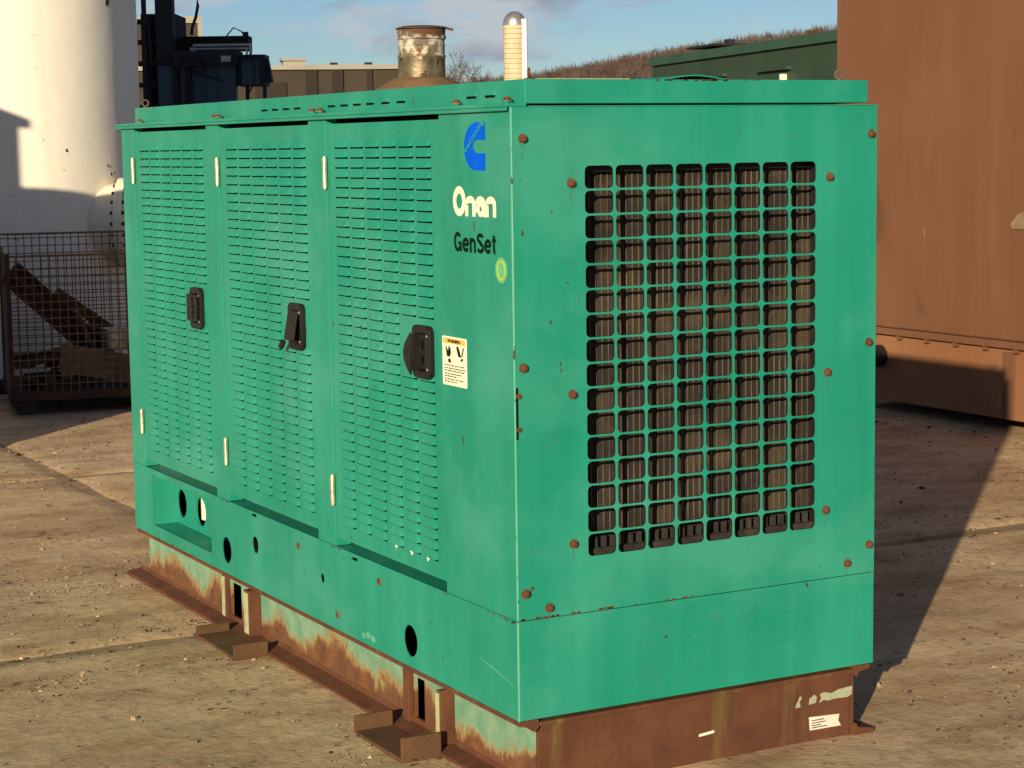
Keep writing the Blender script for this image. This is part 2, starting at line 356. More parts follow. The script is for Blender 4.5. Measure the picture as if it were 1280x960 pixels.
# loose clods and chips of stone
cl = MB()
def clod(x, y, s):
    vs = []; n = 5; a0 = random.random()*6.3; el = random.uniform(0.6, 1.5); th = random.random()*3.14; ct, st = math.cos(th), math.sin(th)
    for lev, (rr, zz) in enumerate(((1.0, -0.2), (0.9, 0.28), (0.35, 0.62))):
        for k in range(n):
            a = a0+2*math.pi*k/n+lev*0.4; r = s*rr*random.uniform(0.65, 1.2); lx, ly = r*math.cos(a)*el, r*math.sin(a)
            vs.append((x+lx*ct-ly*st, y+lx*st+ly*ct, s*zz*random.uniform(0.7, 1.25)))
    fs = [(l*n+k, l*n+(k+1) % n, (l+1)*n+(k+1) % n, (l+1)*n+k) for l in (0, 1) for k in range(n)]+[tuple(2*n+k for k in range(n))]
    cl.add(vs, fs, random.choices((0, 1, 2), (0.55, 0.07, 0.38))[0])
cent = [(random.uniform(-1.6, 5.2), random.uniform(-2.2, 8.5)) for _ in range(420)]
for k in range(9000):
    if random.random() < 0.6:
        c = random.choice(cent); x = random.gauss(c[0], 0.20); y = random.gauss(c[1], 0.10)
    else: x, y = random.uniform(-1.8, 5.2), random.uniform(-2.5, 9)
    if -0.02 < x < 1.12 and 0 < y < 3.05: continue
    clod(x, y, min(0.019, 0.0024*math.exp(random.gauss(0.4, 0.6))))
for k in range(16000):          # thin dark flakes: bark and debris, also small pit shadows put in as colour
    if random.random() < 0.75:
        c = random.choice(cent); x = random.gauss(c[0], 0.16); y = random.gauss(c[1], 0.08)
    else: x, y = random.uniform(-1.8, 5.2), random.uniform(-2.5, 9)
    if -0.02 < x < 1.12 and 0 < y < 3.05: continue
    a = random.random()*6.283; l = min(0.020, 0.0035*math.exp(random.gauss(0.3, 0.55))); w = l*random.uniform(0.25, 0.6); z = 0.009; dx, dy = math.cos(a), math.sin(a)
    cl.add([(x-dx*l, y-dy*l, z), (x+dy*w, y-dx*w, z+random.uniform(-.004, .002)), (x+dx*l, y+dy*l, z+random.uniform(0, .005)), (x-dy*w, y+dx*w, z+random.uniform(0, .004))], [(0, 1, 2, 3)], 2 if random.random() < 0.7 else 0)
M['bark'] = simple('dark_ground_bits', (0.045, 0.03, 0.018), 0.9, 0, 0.4, 20, 0.2)
M['stone'] = simple('pale_stone_chip', (0.45, 0.34, 0.20), 0.9, 0, 0.3, 20, 0.2)
tag(cl.build('gravel', [M['clod'], M['stone'], M['bark']], fix=False), 'small clods of soil and stone chips scattered over the concrete yard', 'gravel', kind='stuff')

# ================================================================== generator set
G = empty('generator_set', (0.55, 1.5, 0), 0, 'teal green enclosed diesel generator set on a rusty steel skid', 'generator')
ZB, ZS, ZT, W, L = 0.2, 0.451, 1.705, 1.1, 3.03
# --- skid
def beam(sx, nm):
    """side channel: web with fork slots, flanges turned outwards; sx = -1 left, +1 right"""
    X = (lambda v: v) if sx < 0 else (lambda v: W-v)
    loops = [rect(0.02, 3.02, 0.012, 0.178)]
    for y0, y1 in ((0.632, 0.6995), (2.045, 2.1495)): loops.append(list(reversed(rect(y0, y1, 0.03, 0.150))))
    b = MB(); b.plate(loops, lambda a, c, t: (X(t), a, c), 0.048, 0.060)
    o = b.build('skid_beam', M['beam'] if sx < 0 else M['rust'], G)
    f = MB()
    f.plate([[(-0.012, 0.001), (0.060, 0.001), (0.060, 0.018), (0.048, 0.034), (0.040, 0.022), (-0.012, 0.013)]], lambda a, c, t: (X(a), t, c), 0.006, 3.125)
    f.plate([[(0.004, 0.196), (0.060, 0.196), (0.060, 0.176), (0.048, 0.164), (0.042, 0.178), (0.004, 0.184)]], lambda a, c, t: (X(a), t, c), 0.004, 3.02)
    f.build('flange', M['rust'], o, bevel=0.002)
    s = MB()
    for y0, y1, x0 in ((0.700, 0.735, 0.030), (0.446, 0.466, 0.002), (2.150, 2.185, 0.030), (1.862, 1.905, 0.004)):
        s = MB(); a0, a1 = sorted((X(x0), X(0.047))); s.box(a0, a1, y0, y1, 0.020, 0.172, 0); s.build('stiffener', M['rust'], o, bevel=0.002)
    if sx < 0:
        for y0, y1 in ((0.447, 0.465), (1.866, 1.901), (2.155, 2.180)):
            e = MB(); x0 = 0.002 if y0 < 0.5 else (0.004 if y0 < 2 else 0.030); e.box(x0-0.003, x0-0.0005, y0, y1, 0.028, 0.165)
            e.build('lit_edge_strip', M['pale_edge'], o)  # pale tone puts the edge's sunlit brightness into its colour, broken by rust
beam(-1, 'left'); beam(1, 'right')
b = MB(); b.box(0.062, W-0.062, 0.018, 0.030, 0.002, 0.176); b.box(0.062, W-0.062, 0.002, 0.030, 0.177, 0.189); fp = b.build('skid_front_plate', M['rust_front'], G, bevel=0.002)
b = MB(); b.box(0.062, W-0.062, 2.99, 3.005, 0.002, 0.176); b.build('skid_rear_plate', M['rust_front'], G)
b = MB(); b.box(0.07, W-0.07, 0.05, 2.98, 0.17, 0.176); b.build('skid_floor', M['cavity'], G)
for y0, y1, h in ((0.41, 0.724, 0.070), (1.655, 2.016, 0.052)):
    for xa, xb in ((-0.128, -0.0125), (W+0.0125, W+0.10)):
        b2 = MB(); b2.box(xa, xb, y0+0.0101, y1-0.0101, -0.006, 0.014); b2.box(xa, xb, y0, y0+0.010, -0.006, h); b2.box(xa, xb, y1-0.010, y1, -0.006, h*0.8)
        b2.build('fork_channel', M['rust_ch'], G, bevel=0.0015)
# labels on the front of the skid
ol = MB()
for l in ([(0.856, 0.102), (0.872, 0.104), (0.868, 0.118), (0.876, 0.128), (0.870, 0.134), (0.864, 0.122), (0.857, 0.112)], [(0.900, 0.106), (0.922, 0.108), (0.926, 0.124), (0.918, 0.131), (0.902, 0.122)],
          [(0.934, 0.106), (0.948, 0.112), (0.966, 0.108), (0.985, 0.111), (1.030, 0.109), (1.044, 0.115), (1.046, 0.138), (1.0, 0.135), (0.975, 0.127), (0.952, 0.134), (0.936, 0.130), (0.941, 0.118)]): ol = MB(); ol.plate([l], FRONT, 0.0165, 0.0178); ol.build('flaked_label', M['oldtag'], G)
b = MB(); b.plate([[(0.903, 0.034), (1.008, 0.033), (0.998, 0.048), (1.002, 0.066), (0.900, 0.071)]], FRONT, 0.0165, 0.0178); lb = b.build('torn_label', M['tag'], G)
b = MB()
for k, (z, x1) in enumerate(((0.060, 0.95), (0.053, 0.955), (0.046, 0.94), (0.040, 0.96))): b.box(0.908, x1, 0.0162, 0.01645, z-0.0012, z+0.0012)
b.build('print', M['ink'], lb)
b = MB(); b.plate([[(0.545, 0.072), (0.592, 0.076), (0.592, 0.083), (0.545, 0.079)]], FRONT, 0.0165, 0.0178); b.build('small_label', M['sticker'], G)
# --- base panels
b = MB()
loops = [rect(0.0, 2.160, ZB, ZS)]
for y, z, r in ((2.042, 0.280, 0.044), (1.775, 0.343, 0.028), (1.223, 0.335, 0.015), (0.615, 0.273, 0.044), (1.06, 0.425, 0.006), (0.03, 0.44, 0.004)):
    loops.append(list(reversed(circ(y, z, r, n=22))))
for y, z in ((1.781, 0.440), (0.982, 0.436)): loops.append(list(reversed(rect(y-0.022, y+0.022, z-0.0045, z+0.0045))))
b.plate(loops, SIDE, 0.0, 0.004); base = b.build('base_panel', M['green'], G)
b = MB()
for y in (1.73, 1.70): pass
# side panel with the recessed connection box
b = MB(); b.plate([rect(2.163, L, ZB, ZS), list(reversed(rect(2.190, 2.812, 0.243, 0.430)))], SIDE, 0.0, 0.004); bx = b.build('base_panel', M['green'], G)
b = MB()
b.plate([rect(2.190, 2.90, 0.215, 0.430), list(reversed(circ(2.755, 0.322, 0.052))), list(reversed(circ(2.550, 0.322, 0.052)))], SIDE, 0.095, 0.098)
b.box(0.0045, 0.0945, 2.813, 2.816, 0.243, 0.430); b.box(0.0045, 0.0945, 2.186, 2.189, 0.243, 0.430)
b.box(0.0045, 0.0945, 2.190, 2.812, 0.240, 0.2428); b.box(0.0045, 0.0945, 2.190, 2.812, 0.4302, 0.433)
b.build('recess_box', M['green'], bx)
b = MB()
for y in (2.755, 2.550):
    b = MB(); b.plate([rrect(y-0.066, y+0.066, 0.256, 0.388, 0.01), list(reversed(circ(y, 0.322, 0.052)))], SIDE, 0.0915, 0.0948); b.build('bushing_plate', M['green'], bx)
b = MB(); b.cyl((0.1545, 2.556, 0.292), (0.1545, 2.556, 0.42), 0.056, n=24); b.build('duct_end', M['cream'], bx, smooth=40)
scr = MB().cyl((0, 0, 0), (0, 0, 0.003), 0.005, n=8).mesh('screw', M['steel'])
for y, z in [(2.83, 0.40), (2.83, 0.26), (2.175, 0.42), (2.175, 0.33), (2.175, 0.25), (2.75, 0.228), (2.45, 0.228), (2.25, 0.228), (2.5, 0.441)]:
    o = link('screw', scr, bx); o.matrix_basis = q_world(bx).inverted() @ Matrix.Identity(4); o.matrix_parent_inverse = Matrix.Identity(4)
    o.matrix_basis = q_world(bx).inverted() @ Matrix.Translation((-0.0002, y, z)) @ Matrix(((0, 0, -1, 0), (-1, 0, 0, 0), (0, 1, 0, 0), (0, 0, 0, 1)))
b = MB(); b.box(0.004, W, -0.004, 0.0, ZB, ZS); b.build('front_base_panel', M['green'], G, bevel=0.0015)
b = MB(); b.box(W-0.004, W, 0.0003, L, ZB, ZS-0.0005); b.build('base_panel', M['green'], G)
b = MB(); b.box(0.0045, W-0.0045, L-0.004, L, ZB, ZS-0.0005); b.build('rear_base_panel', M['green'], G)
# horizontal ledge on top of the base and dark interior
b = MB(); b.box(0.0045, 0.16, 0.004, L-0.005, ZS-0.0055, ZS-0.002); b.box(W-0.10, W-0.0045, 0.004, L-0.005, ZS-0.0055, ZS-0.002); b.build('base_ledge', M['green'], G)
b = MB(); b.box(0.16, W-0.16, 0.30, L-0.06, 0.21, 1.66); b.build('dark_interior_box', M['cavity'], G)  # near-black box stands in for the unlit inside of the enclosure
# --- corner and mid posts (the near one is a wide panel)
def post(y0, y1, nm='post'):
    b = MB(); b.box(0.0, 0.05, max(y0, 0.0001), y1, ZS+0.001, ZT); return b.build(nm, M['green'], G, bevel=0.0015)
near = post(0.0, 0.385, 'corner_panel'); post(1.115, 1.245); post(2.005, 2.12); post(2.89, L)
b = MB(); b.box(W-0.05, W, 0.0, 0.30, ZS+0.001, ZT-0.001); b.box(W-0.05, W, 2.80, L, ZS+0.001, ZT-0.001); b.build('corner_panel', M['green'], G)
b = MB(); b.cyl((0.0020, -0.0014, ZS+0.003), (0.0020, -0.0014, ZT), 0.0031, n=20); b.build('corner_edge', M['green_worn'], near, smooth=40)
b = MB(); b.cyl((0.0022, -0.0012, ZB), (0.0022, -0.0012, ZS-0.001), 0.0036, n=20); b.build('corner_edge', M['green_worn'], base, smooth=40)
# --- louvred doors
DX = 0.003
def louver_mesh(w):
    h, d, n = 0.0215, 0.0074, 12; vs = []; top = []; bot = []
    for k in range(n+1):
        u = k/n; y = (u-0.5)*w; e = min(1, min(u, 1-u)/0.18); e = math.sin(e*math.pi/2)
        top.append((0, y, h)); vs += [(0.0, y, h*(0.55+0.45*e)), (-d*0.55*e, y, h*0.46), (-d*e, y, 0.0015*(1-e))]
    fs = [(3*k+r, 3*k+3+r, 3*k+4+r, 3*k+1+r) for k in range(n) for r in (0, 1)]
    b = MB(); b.add(vs, fs); me = b.mesh('louver', M['green'], smooth=80); return me
PZ, Z0, NR = 0.0279, 1.616, 40
n_single = 0
def door(y0, y1, s0, s1, latch_y, budget):
    pitch = (s1-s0+0.016)/6; sw = pitch-0.016
    cols = [s0+k*pitch for k in range(6)]
    skip = lambda r, c: c < 2 and 17 <= r <= 21           # columns 0, 1 lie at the latch (small y)
    # sheet with real slots, cell by cell
    ys = [y0+0.002]; 
    for c in cols: ys += [c, c+sw]
    ys.append(y1-0.002); zs = [0.480]
    for r in reversed(range(NR)): z = Z0-r*PZ; zs += [z-0.0042, z+0.0060]
    zs.append(1.683); b = MB(); n = len(zs)
    vs = [(DX, y, z) for y in ys for z in zs]; fs = []
    for i in range(len(ys)-1):
        for j in range(n-1):
            if i % 2 == 1 and j % 2 == 1 and not skip(NR-1-(j-1)//2, (i-1)//2): continue
            fs.append((i*n+j, i*n+j+1, (i+1)*n+j+1, (i+1)*n+j))
    b.add(vs, fs)
    b.box(DX+0.0005, DX+0.028, y0+0.002, y0+0.005, 0.4805, 1.682); b.box(DX+0.0005, DX+0.028, y1-0.005, y1-0.002, 0.4805, 1.682)
    b.box(DX+0.0005, DX+0.028, y0+0.006, y1-0.006, 0.4805, 0.4835)
    d = b.build('door', M['green'], G)
    b = MB(); b.box(0.034, 0.038, y0+0.006, y1-0.006, 0.484, 1.70); b.build('insulation', M['cavity'], d)
    lm = louver_mesh(sw); rest = MB(); inv = q_world(d).inverted(); cnt = 0
    lv = [tuple(v.co) for v in lm.vertices]; lf = [tuple(p.vertices) for p in lm.polygons]
    for r in range(NR):
        for c in range(6):
            if skip(r, c): continue
            x, y, z = DX-0.0004, cols[c]+sw/2, Z0-r*PZ
            if cnt < budget:
                o = bpy.data.objects.new('louver', lm); COL.objects.link(o); o.parent = d; o.matrix_basis = inv @ Matrix.Translation((x, y, z)); cnt += 1
            else: rest.add([(v[0]+x, v[1]+y, v[2]+z) for v in lv], lf)
    if rest.v: tag(rest.build('louver_field', M['green'], d, smooth=80, fix=False), kind='stuff')
    for z0, z1 in ((1.500, 1.588), (0.577, 0.664)):
        h = MB(); n = 5; hz = (z1-z0)/n
        for k in range(n): h.cyl((-0.006, y1-0.001, z0+k*hz+0.0008), (-0.006, y1-0.001, z0+(k+1)*hz-0.0008), 0.0075, n=12)
        h.cyl((-0.006, y1-0.001, z0-0.003), (-0.006, y1-0.001, z1+0.003), 0.0045, n=10); h.box(-0.0035, 0.0008, y1-0.004, y1+0.004, z0, z1)
        h.build('hinge', M['zinc'], d, smooth=40)
    return d
dC = door(0.385, 1.115, 0.438, 1.059, 0.49, 300)
dB = door(1.245, 2.005, 1.276, 1.943, 1.359, 70)
dA = door(2.12, 2.89, 2.163, 2.826, 2.246, 0)
def latch(d, yc, zc, style):
    b = MB(); w, h = 0.054, 0.070
    b.plate([rrect(yc-w, yc+w, zc-h, zc+h, 0.020, 5), list(reversed(rrect(yc-0.036, yc+0.036, zc-0.050, zc+0.050, 0.006, 2)))], SIDE, -0.012, 0.001)
    b.box(-0.003, 0.0008, yc-0.0355, yc+0.0355, zc-0.0495, zc+0.0495, 1)
    if style == 'flat':
        b.plate([rect(yc-0.036, yc+0.058, zc-0.044, zc+0.047), list(reversed(rect(yc-0.012, yc+0.010, zc+0.005, zc+0.038))), list(reversed(rect(yc-0.012, yc+0.012, zc-0.034, zc-0.010)))], SIDE, -0.022, -0.014)
        b.cyl((-0.0225, yc, zc-0.003), (-0.027, yc, zc-0.003), 0.010, n=12)
        b.box(-0.0235, -0.0222, yc-0.020, yc+0.030, zc-0.004, zc+0.001)
    elif style == 'open':
        b.obox((-0.020, yc+0.008, zc+0.004), (0.003, 0, 0.001), (0, 0.036, 0), (-0.008, 0, -0.044)); b.cyl((-0.032, yc+0.044, zc-0.046), (-0.036, yc+0.056, zc-0.066), 0.009, n=10)
        b.obox((-0.016, yc+0.004, zc-0.018), (0.005, 0, 0), (0, 0.006, 0.012), (0, 0.018, -0.014))
        b.cyl((-0.012, yc-0.012, zc-0.045), (-0.020, yc-0.012, zc-0.045), 0.008, n=10)
    else:
        arc = [(yc+0.030, zc+0.050)]+[(yc+0.030+0.042*math.sin(math.pi*k/10)**0.8, zc+0.045-0.105*k/10) for k in range(1, 10)]+[(yc+0.030, zc-0.062)]
        b.plate([arc], SIDE, -0.030, -0.024); b.box(-0.024, -0.003, yc+0.028, yc+0.034, zc-0.050, zc+0.046)
        b.plate([rect(yc-0.030, yc+0.027, zc-0.044, zc+0.046), list(reversed(rect(yc-0.014, yc+0.008, zc+0.006, zc+0.030))), list(reversed(rect(yc-0.016, yc+0.010, zc-0.032, zc-0.010)))], SIDE, -0.010, -0.005)
        b.box(-0.0125, -0.0104, yc-0.026, yc+0.020, zc-0.004, zc+0.0005)
    for y, z in ((yc-0.040, zc+0.044), (yc-0.040, zc-0.044)): b.cyl((-0.0122, y, z), (-0.0150, y, z), 0.005, n=8, mi=2)
    return b.build('latch', [M['black'], M['cavity'], M['steel']], d, smooth=30, bevel=0.0012)
latch(dA, 2.246, 1.082, 'flat'); latch(dB, 1.359, 1.083, 'open'); latch(dC, 0.490, 1.078, 'arc')
# plain doors on the far side
for y0, y1 in ((0.302, 1.12), (1.124, 1.95), (1.954, 2.798)):
    b = MB(); b.box(W-0.03, W-0.002, y0, y1, 0.458, 1.698); b.box(W-0.002, W+0.012, y0+0.05, y0+0.12, 1.02, 1.15)
    b.build('far_side_door', M['green'], G, bevel=0.002)
# --- top rail with its drip lip
b = MB(); b.box(-0.012, 0.0445, -0.002, L+0.035, ZT+0.0005, ZT+0.010); b.box(-0.012, -0.0085, -0.002, L+0.035, ZT-0.009, ZT)
b.box(-0.0085, 0.0445, L+0.0012, L+0.035, ZT-0.009, ZT); b.build('top_rail', M['green'], G, bevel=0.0015)
b = MB(); b.box(W-0.06, W+0.006, -0.006, L+0.035, ZT+0.0005, ZT+0.003); b.box(0.052, W-0.062, -0.006, 0.10, ZT+0.0005, ZT+0.003); b.build('top_flange', M['green'], G)
# --- front panel, grille, radiator
gx0, gx1, gz0, gz1, NC, NG = 0.199, 0.904, 0.591, 1.565, 8, 16
b = MB(); b.plate([rect(0.0005, W, ZS+0.002, ZT), list(reversed(rect(gx0-0.004, gx1+0.004, gz0-0.003, gz1+0.003)))], FRONT, -0.0040, -0.0004)
front = b.build('front_panel', M['green'], G)
cw, chh = (gx1-gx0)/NC, (gz1-gz0)/NG
g = MB(); fl = MB()
for i in range(NC):
    for j in range(NG):
        x0, z0 = gx0+i*cw, gz0+j*chh; cx, cz = x0+cw/2, z0+chh/2
        hole = rrect(cx-cw/2+0.0037, cx+cw/2-0.0037, cz-chh/2+0.0026, cz+chh/2-0.0026, 0.0125, 4)
        X0, X1 = (x0-(0.004 if i == 0 else 0), x0+cw+(0.004 if i == NC-1 else 0)); Zb, Zt = (z0-(0.003 if j == 0 else 0), z0+chh+(0.003 if j == NG-1 else 0))
        n = len(hole); out = []
        for hx, hz in hole:     # push the hole outline out to the cell's border
            dx, dz = hx-cx, hz-cz; k = min((X1-cx if dx > 0 else cx-X0)/max(abs(dx), 1e-6), (Zt-cz if dz > 0 else cz-Zb)/max(abs(dz), 1e-6)); out.append((cx+dx*k, cz+dz*k))
        # corners exactly
        for q, (cxx, czz) in zip((2, 7, 12, 17), ((X1, Zt), (X0, Zt), (X0, Zb), (X1, Zb))): out[q] = (cxx, czz)
        g.add([(x, -0.0039, z) for x, z in hole]+[(x, -0.0039, z) for x, z in out], [(k, (k+1) % n, n+(k+1) % n, n+k) for k in range(n)])
        fl.add([(x, -0.0038, z) for x, z in hole]+[(x, 0.0022, z) for x, z in hole], [(k, (k+1) % n, n+(k+1) % n, n+k) for k in range(n)])
g.build('grille', M['green'], front); fl.build('grille_flanges', M['black_paint'], front, smooth=50)
rad = MB(); rad.box(gx0-0.05, 0.945, 0.062, 0.10, gz0-0.02, gz1+0.02); rad = rad.build('radiator', M['fins'], G)
tb = MB(); k = 0
x = gx0-0.04
while x < 0.94:
    tb.box(x-0.0013+random.uniform(-.0005, .0005), x+0.0013, 0.0585, 0.0615, gz0+0.035, gz1-0.012); x += 0.0182; k += 1
tag(tb.build('tubes', M['tube'], rad), kind='stuff')
b = MB(); b.box(gx0-0.06, 0.97, 0.036, 0.052, gz1-0.018, gz1+0.05); b.box(0.925, 0.99, 0.036, 0.052, gz0-0.03, gz1-0.0185); b.build('radiator_shroud', M['black_paint'], rad)
b = MB(); b.box(gx0-0.05, 0.925, 0.030, 0.052, gz0-0.03, gz0+0.012)
for k in range(36): b.box(gx0-0.03+k*0.0262, gx0-0.022+k*0.0262, 0.040, 0.050, gz0+0.0122, gz0+0.040)
b.build('radiator_bottom_rail', M['grimy'], rad)
b = MB(); b.box(0.05, 0.15, 0.055, 0.06, 0.5, 1.66); b.box(0.991, 1.05, 0.055, 0.06, 0.5, 1.66); b.box(0.1505, 0.99, 0.055, 0.06, 0.50, 0.56); b.build('inner_baffle', M['cavity'], G)
# thin near-black strip for the slot at the near corner of the front
b = MB(); b.box(0.003, 0.009, -0.0048, -0.0041, 0.903, 1.030); c = b.build('corner_slot', M['cavity'], front)
b = MB(); b.cyl((0.010, -0.0041, 1.010), (0.010, -0.008, 1.010), 0.007, n=8); b.cyl((0.010, -0.0041, 0.928), (0.010, -0.008, 0.928), 0.0065, n=8); b.build('rust_lump', M['rust_bolt'], front)
# --- bolts
def bolt_mesh(r=0.0125, h=0.009):
    b = MB(); b.cyl((0, 0, 0), (0, 0, 0.0022), r*1.45, n=20, mi=1); b.cyl((0, 0, 0.0022), (0, 0, 0.0040), r*1.18, n=20, mi=0); b.cyl((0, 0, 0.0040), (0, 0, 0.0040+h*0.75), r, r*0.95, n=6, mi=0); b.cyl((0, 0, 0.0040+h*0.75), (0, 0, 0.0040+h), r*0.9, r*0.6, n=6, mi=0)
    return b.mesh('bolt', [M['rust_bolt'], M['green']], smooth=30)
bm_ = bolt_mesh(0.0098, 0.008); bs_ = bolt_mesh(0.008, 0.006); Ginv = q_world(G).inverted()
FR = Matrix(((1, 0, 0, 0), (0, 0, -1, 0), (0, 1, 0, 0), (0, 0, 0, 1))); SR = SIDE_ROT.to_4x4()
for x, z in ((0.162, 1.521), (0.943, 1.521), (0.160, 1.004), (0.938, 1.008), (0.158, 0.631), (0.934, 0.639), (0.029, 1.630), (1.079, 1.632), (0.023, 1.078), (1.075, 1.080), (0.021, 0.520), (1.080, 0.530), (0.087, 0.478), (1.007, 0.487)):
    o = bpy.data.objects.new('bolt', bm_); COL.objects.link(o); o.parent = G
    o.matrix_basis = Ginv @ Matrix.Translation((x, -0.0041, z)) @ FR @ Matrix.Rotation(random.random()*3, 4, 'Z')
for y, z in ((2.88, 1.722), (2.10, 1.722), (2.055, 1.722), (1.262, 1.722), (1.205, 1.722), (0.325, 1.722), (0.055, 1.722)):
    o = bpy.data.objects.new('bolt', bm_); COL.objects.link(o); o.parent = G; o.matrix_basis = Ginv @ Matrix.Translation((0.022, y, z-0.003)) @ Matrix.Rotation(random.random()*3, 4, 'Z')
b = MB()
for x, z, l in ((0.162, 1.497, 0.05), (0.938, 0.985, 0.035), (0.087, 0.462, 0.012), (1.007, 0.470, 0.02), (0.934, 0.617, 0.03), (0.158, 0.608, 0.03), (0.029, 1.607, 0.03)):
    b.plate([[(x-0.0035, z+0.006), (x+0.003, z+0.006), (x+0.0016, z-l*0.5), (x+0.0004, z-l), (x-0.001, z-l*0.6)]], FRONT, -0.0046, -0.0041)
tag(b.build('rust_runs', M['worn_run'], front), kind='stuff')
rs = MB()
for rr, zz in ((1.0, 0.0),): rs.cyl((0, 0, 0), (0, 0, 0.003), 0.012, 0.009, n=9)
rs = rs.mesh('rust_spot', M['rust_bolt'])
for y, z in ((1.406, 0.403), (1.115, 0.246), (0.813, 0.401)):
    o = bpy.data.objects.new('rivet', rs); COL.objects.link(o); o.parent = G; o.matrix_basis = Ginv @ Matrix.Translation((-0.0002, y, z)) @ SR
# --- roof
b = MB(); b.box(0.045, 1.077, 0.006, 3.0, ZT+0.008, 1.772); roof = b.build('roof', M['green'], G, bevel=0.0025)
w, h, d = 0.058, 0.011, 0.005
b = MB(); b.add([(0, -w/2, h), (0, w/2, h), (-d, -w/2+0.008, 0), (-d, w/2-0.008, 0), (0, -w/2, 0), (0, w/2, 0)], [(0, 1, 3, 2), (0, 2, 4), (1, 5, 3)]); b.box(-0.0006, 0.0001, -0.026, 0.026, -0.006, 0.0015, 1)
rl = b.mesh('roof_louver', [M['green'], M['cavity']]); rinv = q_world(roof).inverted()
for y0 in (1.70, 1.61, 1.52, 1.43, 1.17, 1.08, 0.99, 0.90, 0.80, 0.70, 0.285, 0.185):
    o = bpy.data.objects.new('roof_louver', rl); COL.objects.link(o); o.parent = roof; o.matrix_basis = rinv @ Matrix.Translation((0.0448, y0, 1.738))
vs = []; n = 12
for k in range(n+1):
    x = 0.46+0.18*k/n; z = 1.7725+0.009*math.sin(math.pi*k/n)**1.2
    vs += [(x, 0.03, z), (x, 0.62, z), (x, 0.03, z+0.003), (x, 0.62, z+0.003)]
b = MB(); fs = []
for k in range(n): o = 4*k; fs += [(o, o+4, o+5, o+1), (o+2, o+3, o+7, o+6), (o, o+2, o+6, o+4), (o+1, o+5, o+7, o+3)]
b.add(vs, fs+[(0, 1, 3, 2), (4*n, 4*n+2, 4*n+3, 4*n+1)]); b.build('warped_hatch', M['green'], roof, smooth=40)
b = MB(); b.box(0.10, 0.36, 0.04, 0.60, 1.7725, 1.7748); b.build('hatch', M['pale_edge'], roof)
for (x, y, nr, zz) in ((1.032, 0.07, (0.3, 1, 0), 1.788), (0.075, 0.04, (1, -0.5, 0), 1.786), (0.075, 2.965, (0.4, 1, 0), 1.790), (1.05, 2.93, (0.3, 1, 0), 1.792)):
    b = MB(); b.ring((x, y, zz), 0.0112, 0.0034, nr); b.cyl((x, y, 1.772), (x, y, zz-0.010), 0.006, n=8); b.cyl((x, y, 1.7722), (x, y, 1.775), 0.013, n=12)
    b.build('lifting_eye', M['rust_bolt'] if y < 0.05 else M['tube'], roof, smooth=50)
# --- exhaust stack
def stack_mat():
    m, t, b = nmat('scaled_exhaust_metal')
    g_ = t.nodes.new('ShaderNodeNewGeometry'); s = t.nodes.new('ShaderNodeSeparateXYZ'); t.links.new(g_.outputs['Position'], s.inputs[0])
    n = noi(t, pos(t, (1, 1, 1.5)), 16, 4, 0.6); z = math_(t, 'ADD', s.outputs['Z'], math_(t, 'MULTIPLY', math_(t, 'SUBTRACT', n, 0.5), 0.16)); z = math_(t, 'SUBTRACT', z, 1.5)
    metal = mixc(t, ramp(t, noi(t, pos(t), 22, 4), 0.35, 0.7), (0.19, 0.145, 0.09), (0.40, 0.32, 0.20))
    flake = mixc(t, ramp(t, noi(t, pos(t), 30, 4), 0.42, 0.56), (0.13, 0.105, 0.075), (0.46, 0.41, 0.32))
    col = mixc(t, ramp(t, z, 0.400, 0.406), metal, flake); col = mixc(t, ramp(t, noi(t, pos(t, (1, 1, 1), (4, 4, 4)), 19, 4), 0.58, 0.62), col, (0.11, 0.06, 0.03))
    col = mixc(t, ramp(t, z, 0.465, 0.485), col, (0.085, 0.038, 0.018))
    setc(t, b, col); me = ramp(t, z, 0.400, 0.406, (0.75, 0.75, 0.75, 1), (0.1, 0.1, 0.1, 1)); t.links.new(me, b.inputs['Metallic'])
    ro = ramp(t, z, 0.400, 0.406, (0.42, 0.42, 0.42, 1), (0.85, 0.85, 0.85, 1)); t.links.new(ro, b.inputs['Roughness'])
    bump(t, b, noi(t, pos(t), 45, 4), 0.5, 0.004); return m
M['stack'] = stack_mat()
ex, ey = 0.52, 1.545
b = MB(); b.lathe([(0.0755, 1.80), (0.0745, 1.893), (0.0765, 1.896), (0.0765, 1.902), (0.0740, 1.904), (0.0740, 1.930), (0.0757, 1.932), (0.0735, 1.936), (0.0735, 1.950), (0.0785, 1.953), (0.0785, 1.960), (0.0760, 1.964), (0.0770, 1.982), (0.068, 1.982), (0.068, 1.80)], 40, (ex, ey, 0)); st = b.build('exhaust_stack', M['stack'], G, smooth=35)
b = MB(); b.lathe([(0.19, 1.7722), (0.17, 1.784), (0.115, 1.816), (0.088, 1.831), (0.0765, 1.833)], 40, (ex, ey, 0)); b.build('stack_cone', M['rust_cone'], st, smooth=50)
b = MB(); b.lathe([(0.001, 1.995), (0.060, 1.9935), (0.0805, 1.988), (0.0805, 1.9845), (0.001, 1.9845)], 32, (ex, ey, 0))
tip = Vector((ex, ey, 1.986))+Vector((0.88, -0.475, 0))*0.083
b.obox(tip, Vector((0.88, -0.475, -0.25))*0.018, Vector((0.475, 0.88, 0))*0.012, (0, 0, 0.0035)); b.build('rain_cap', M['rust_dark'], st, smooth=35)
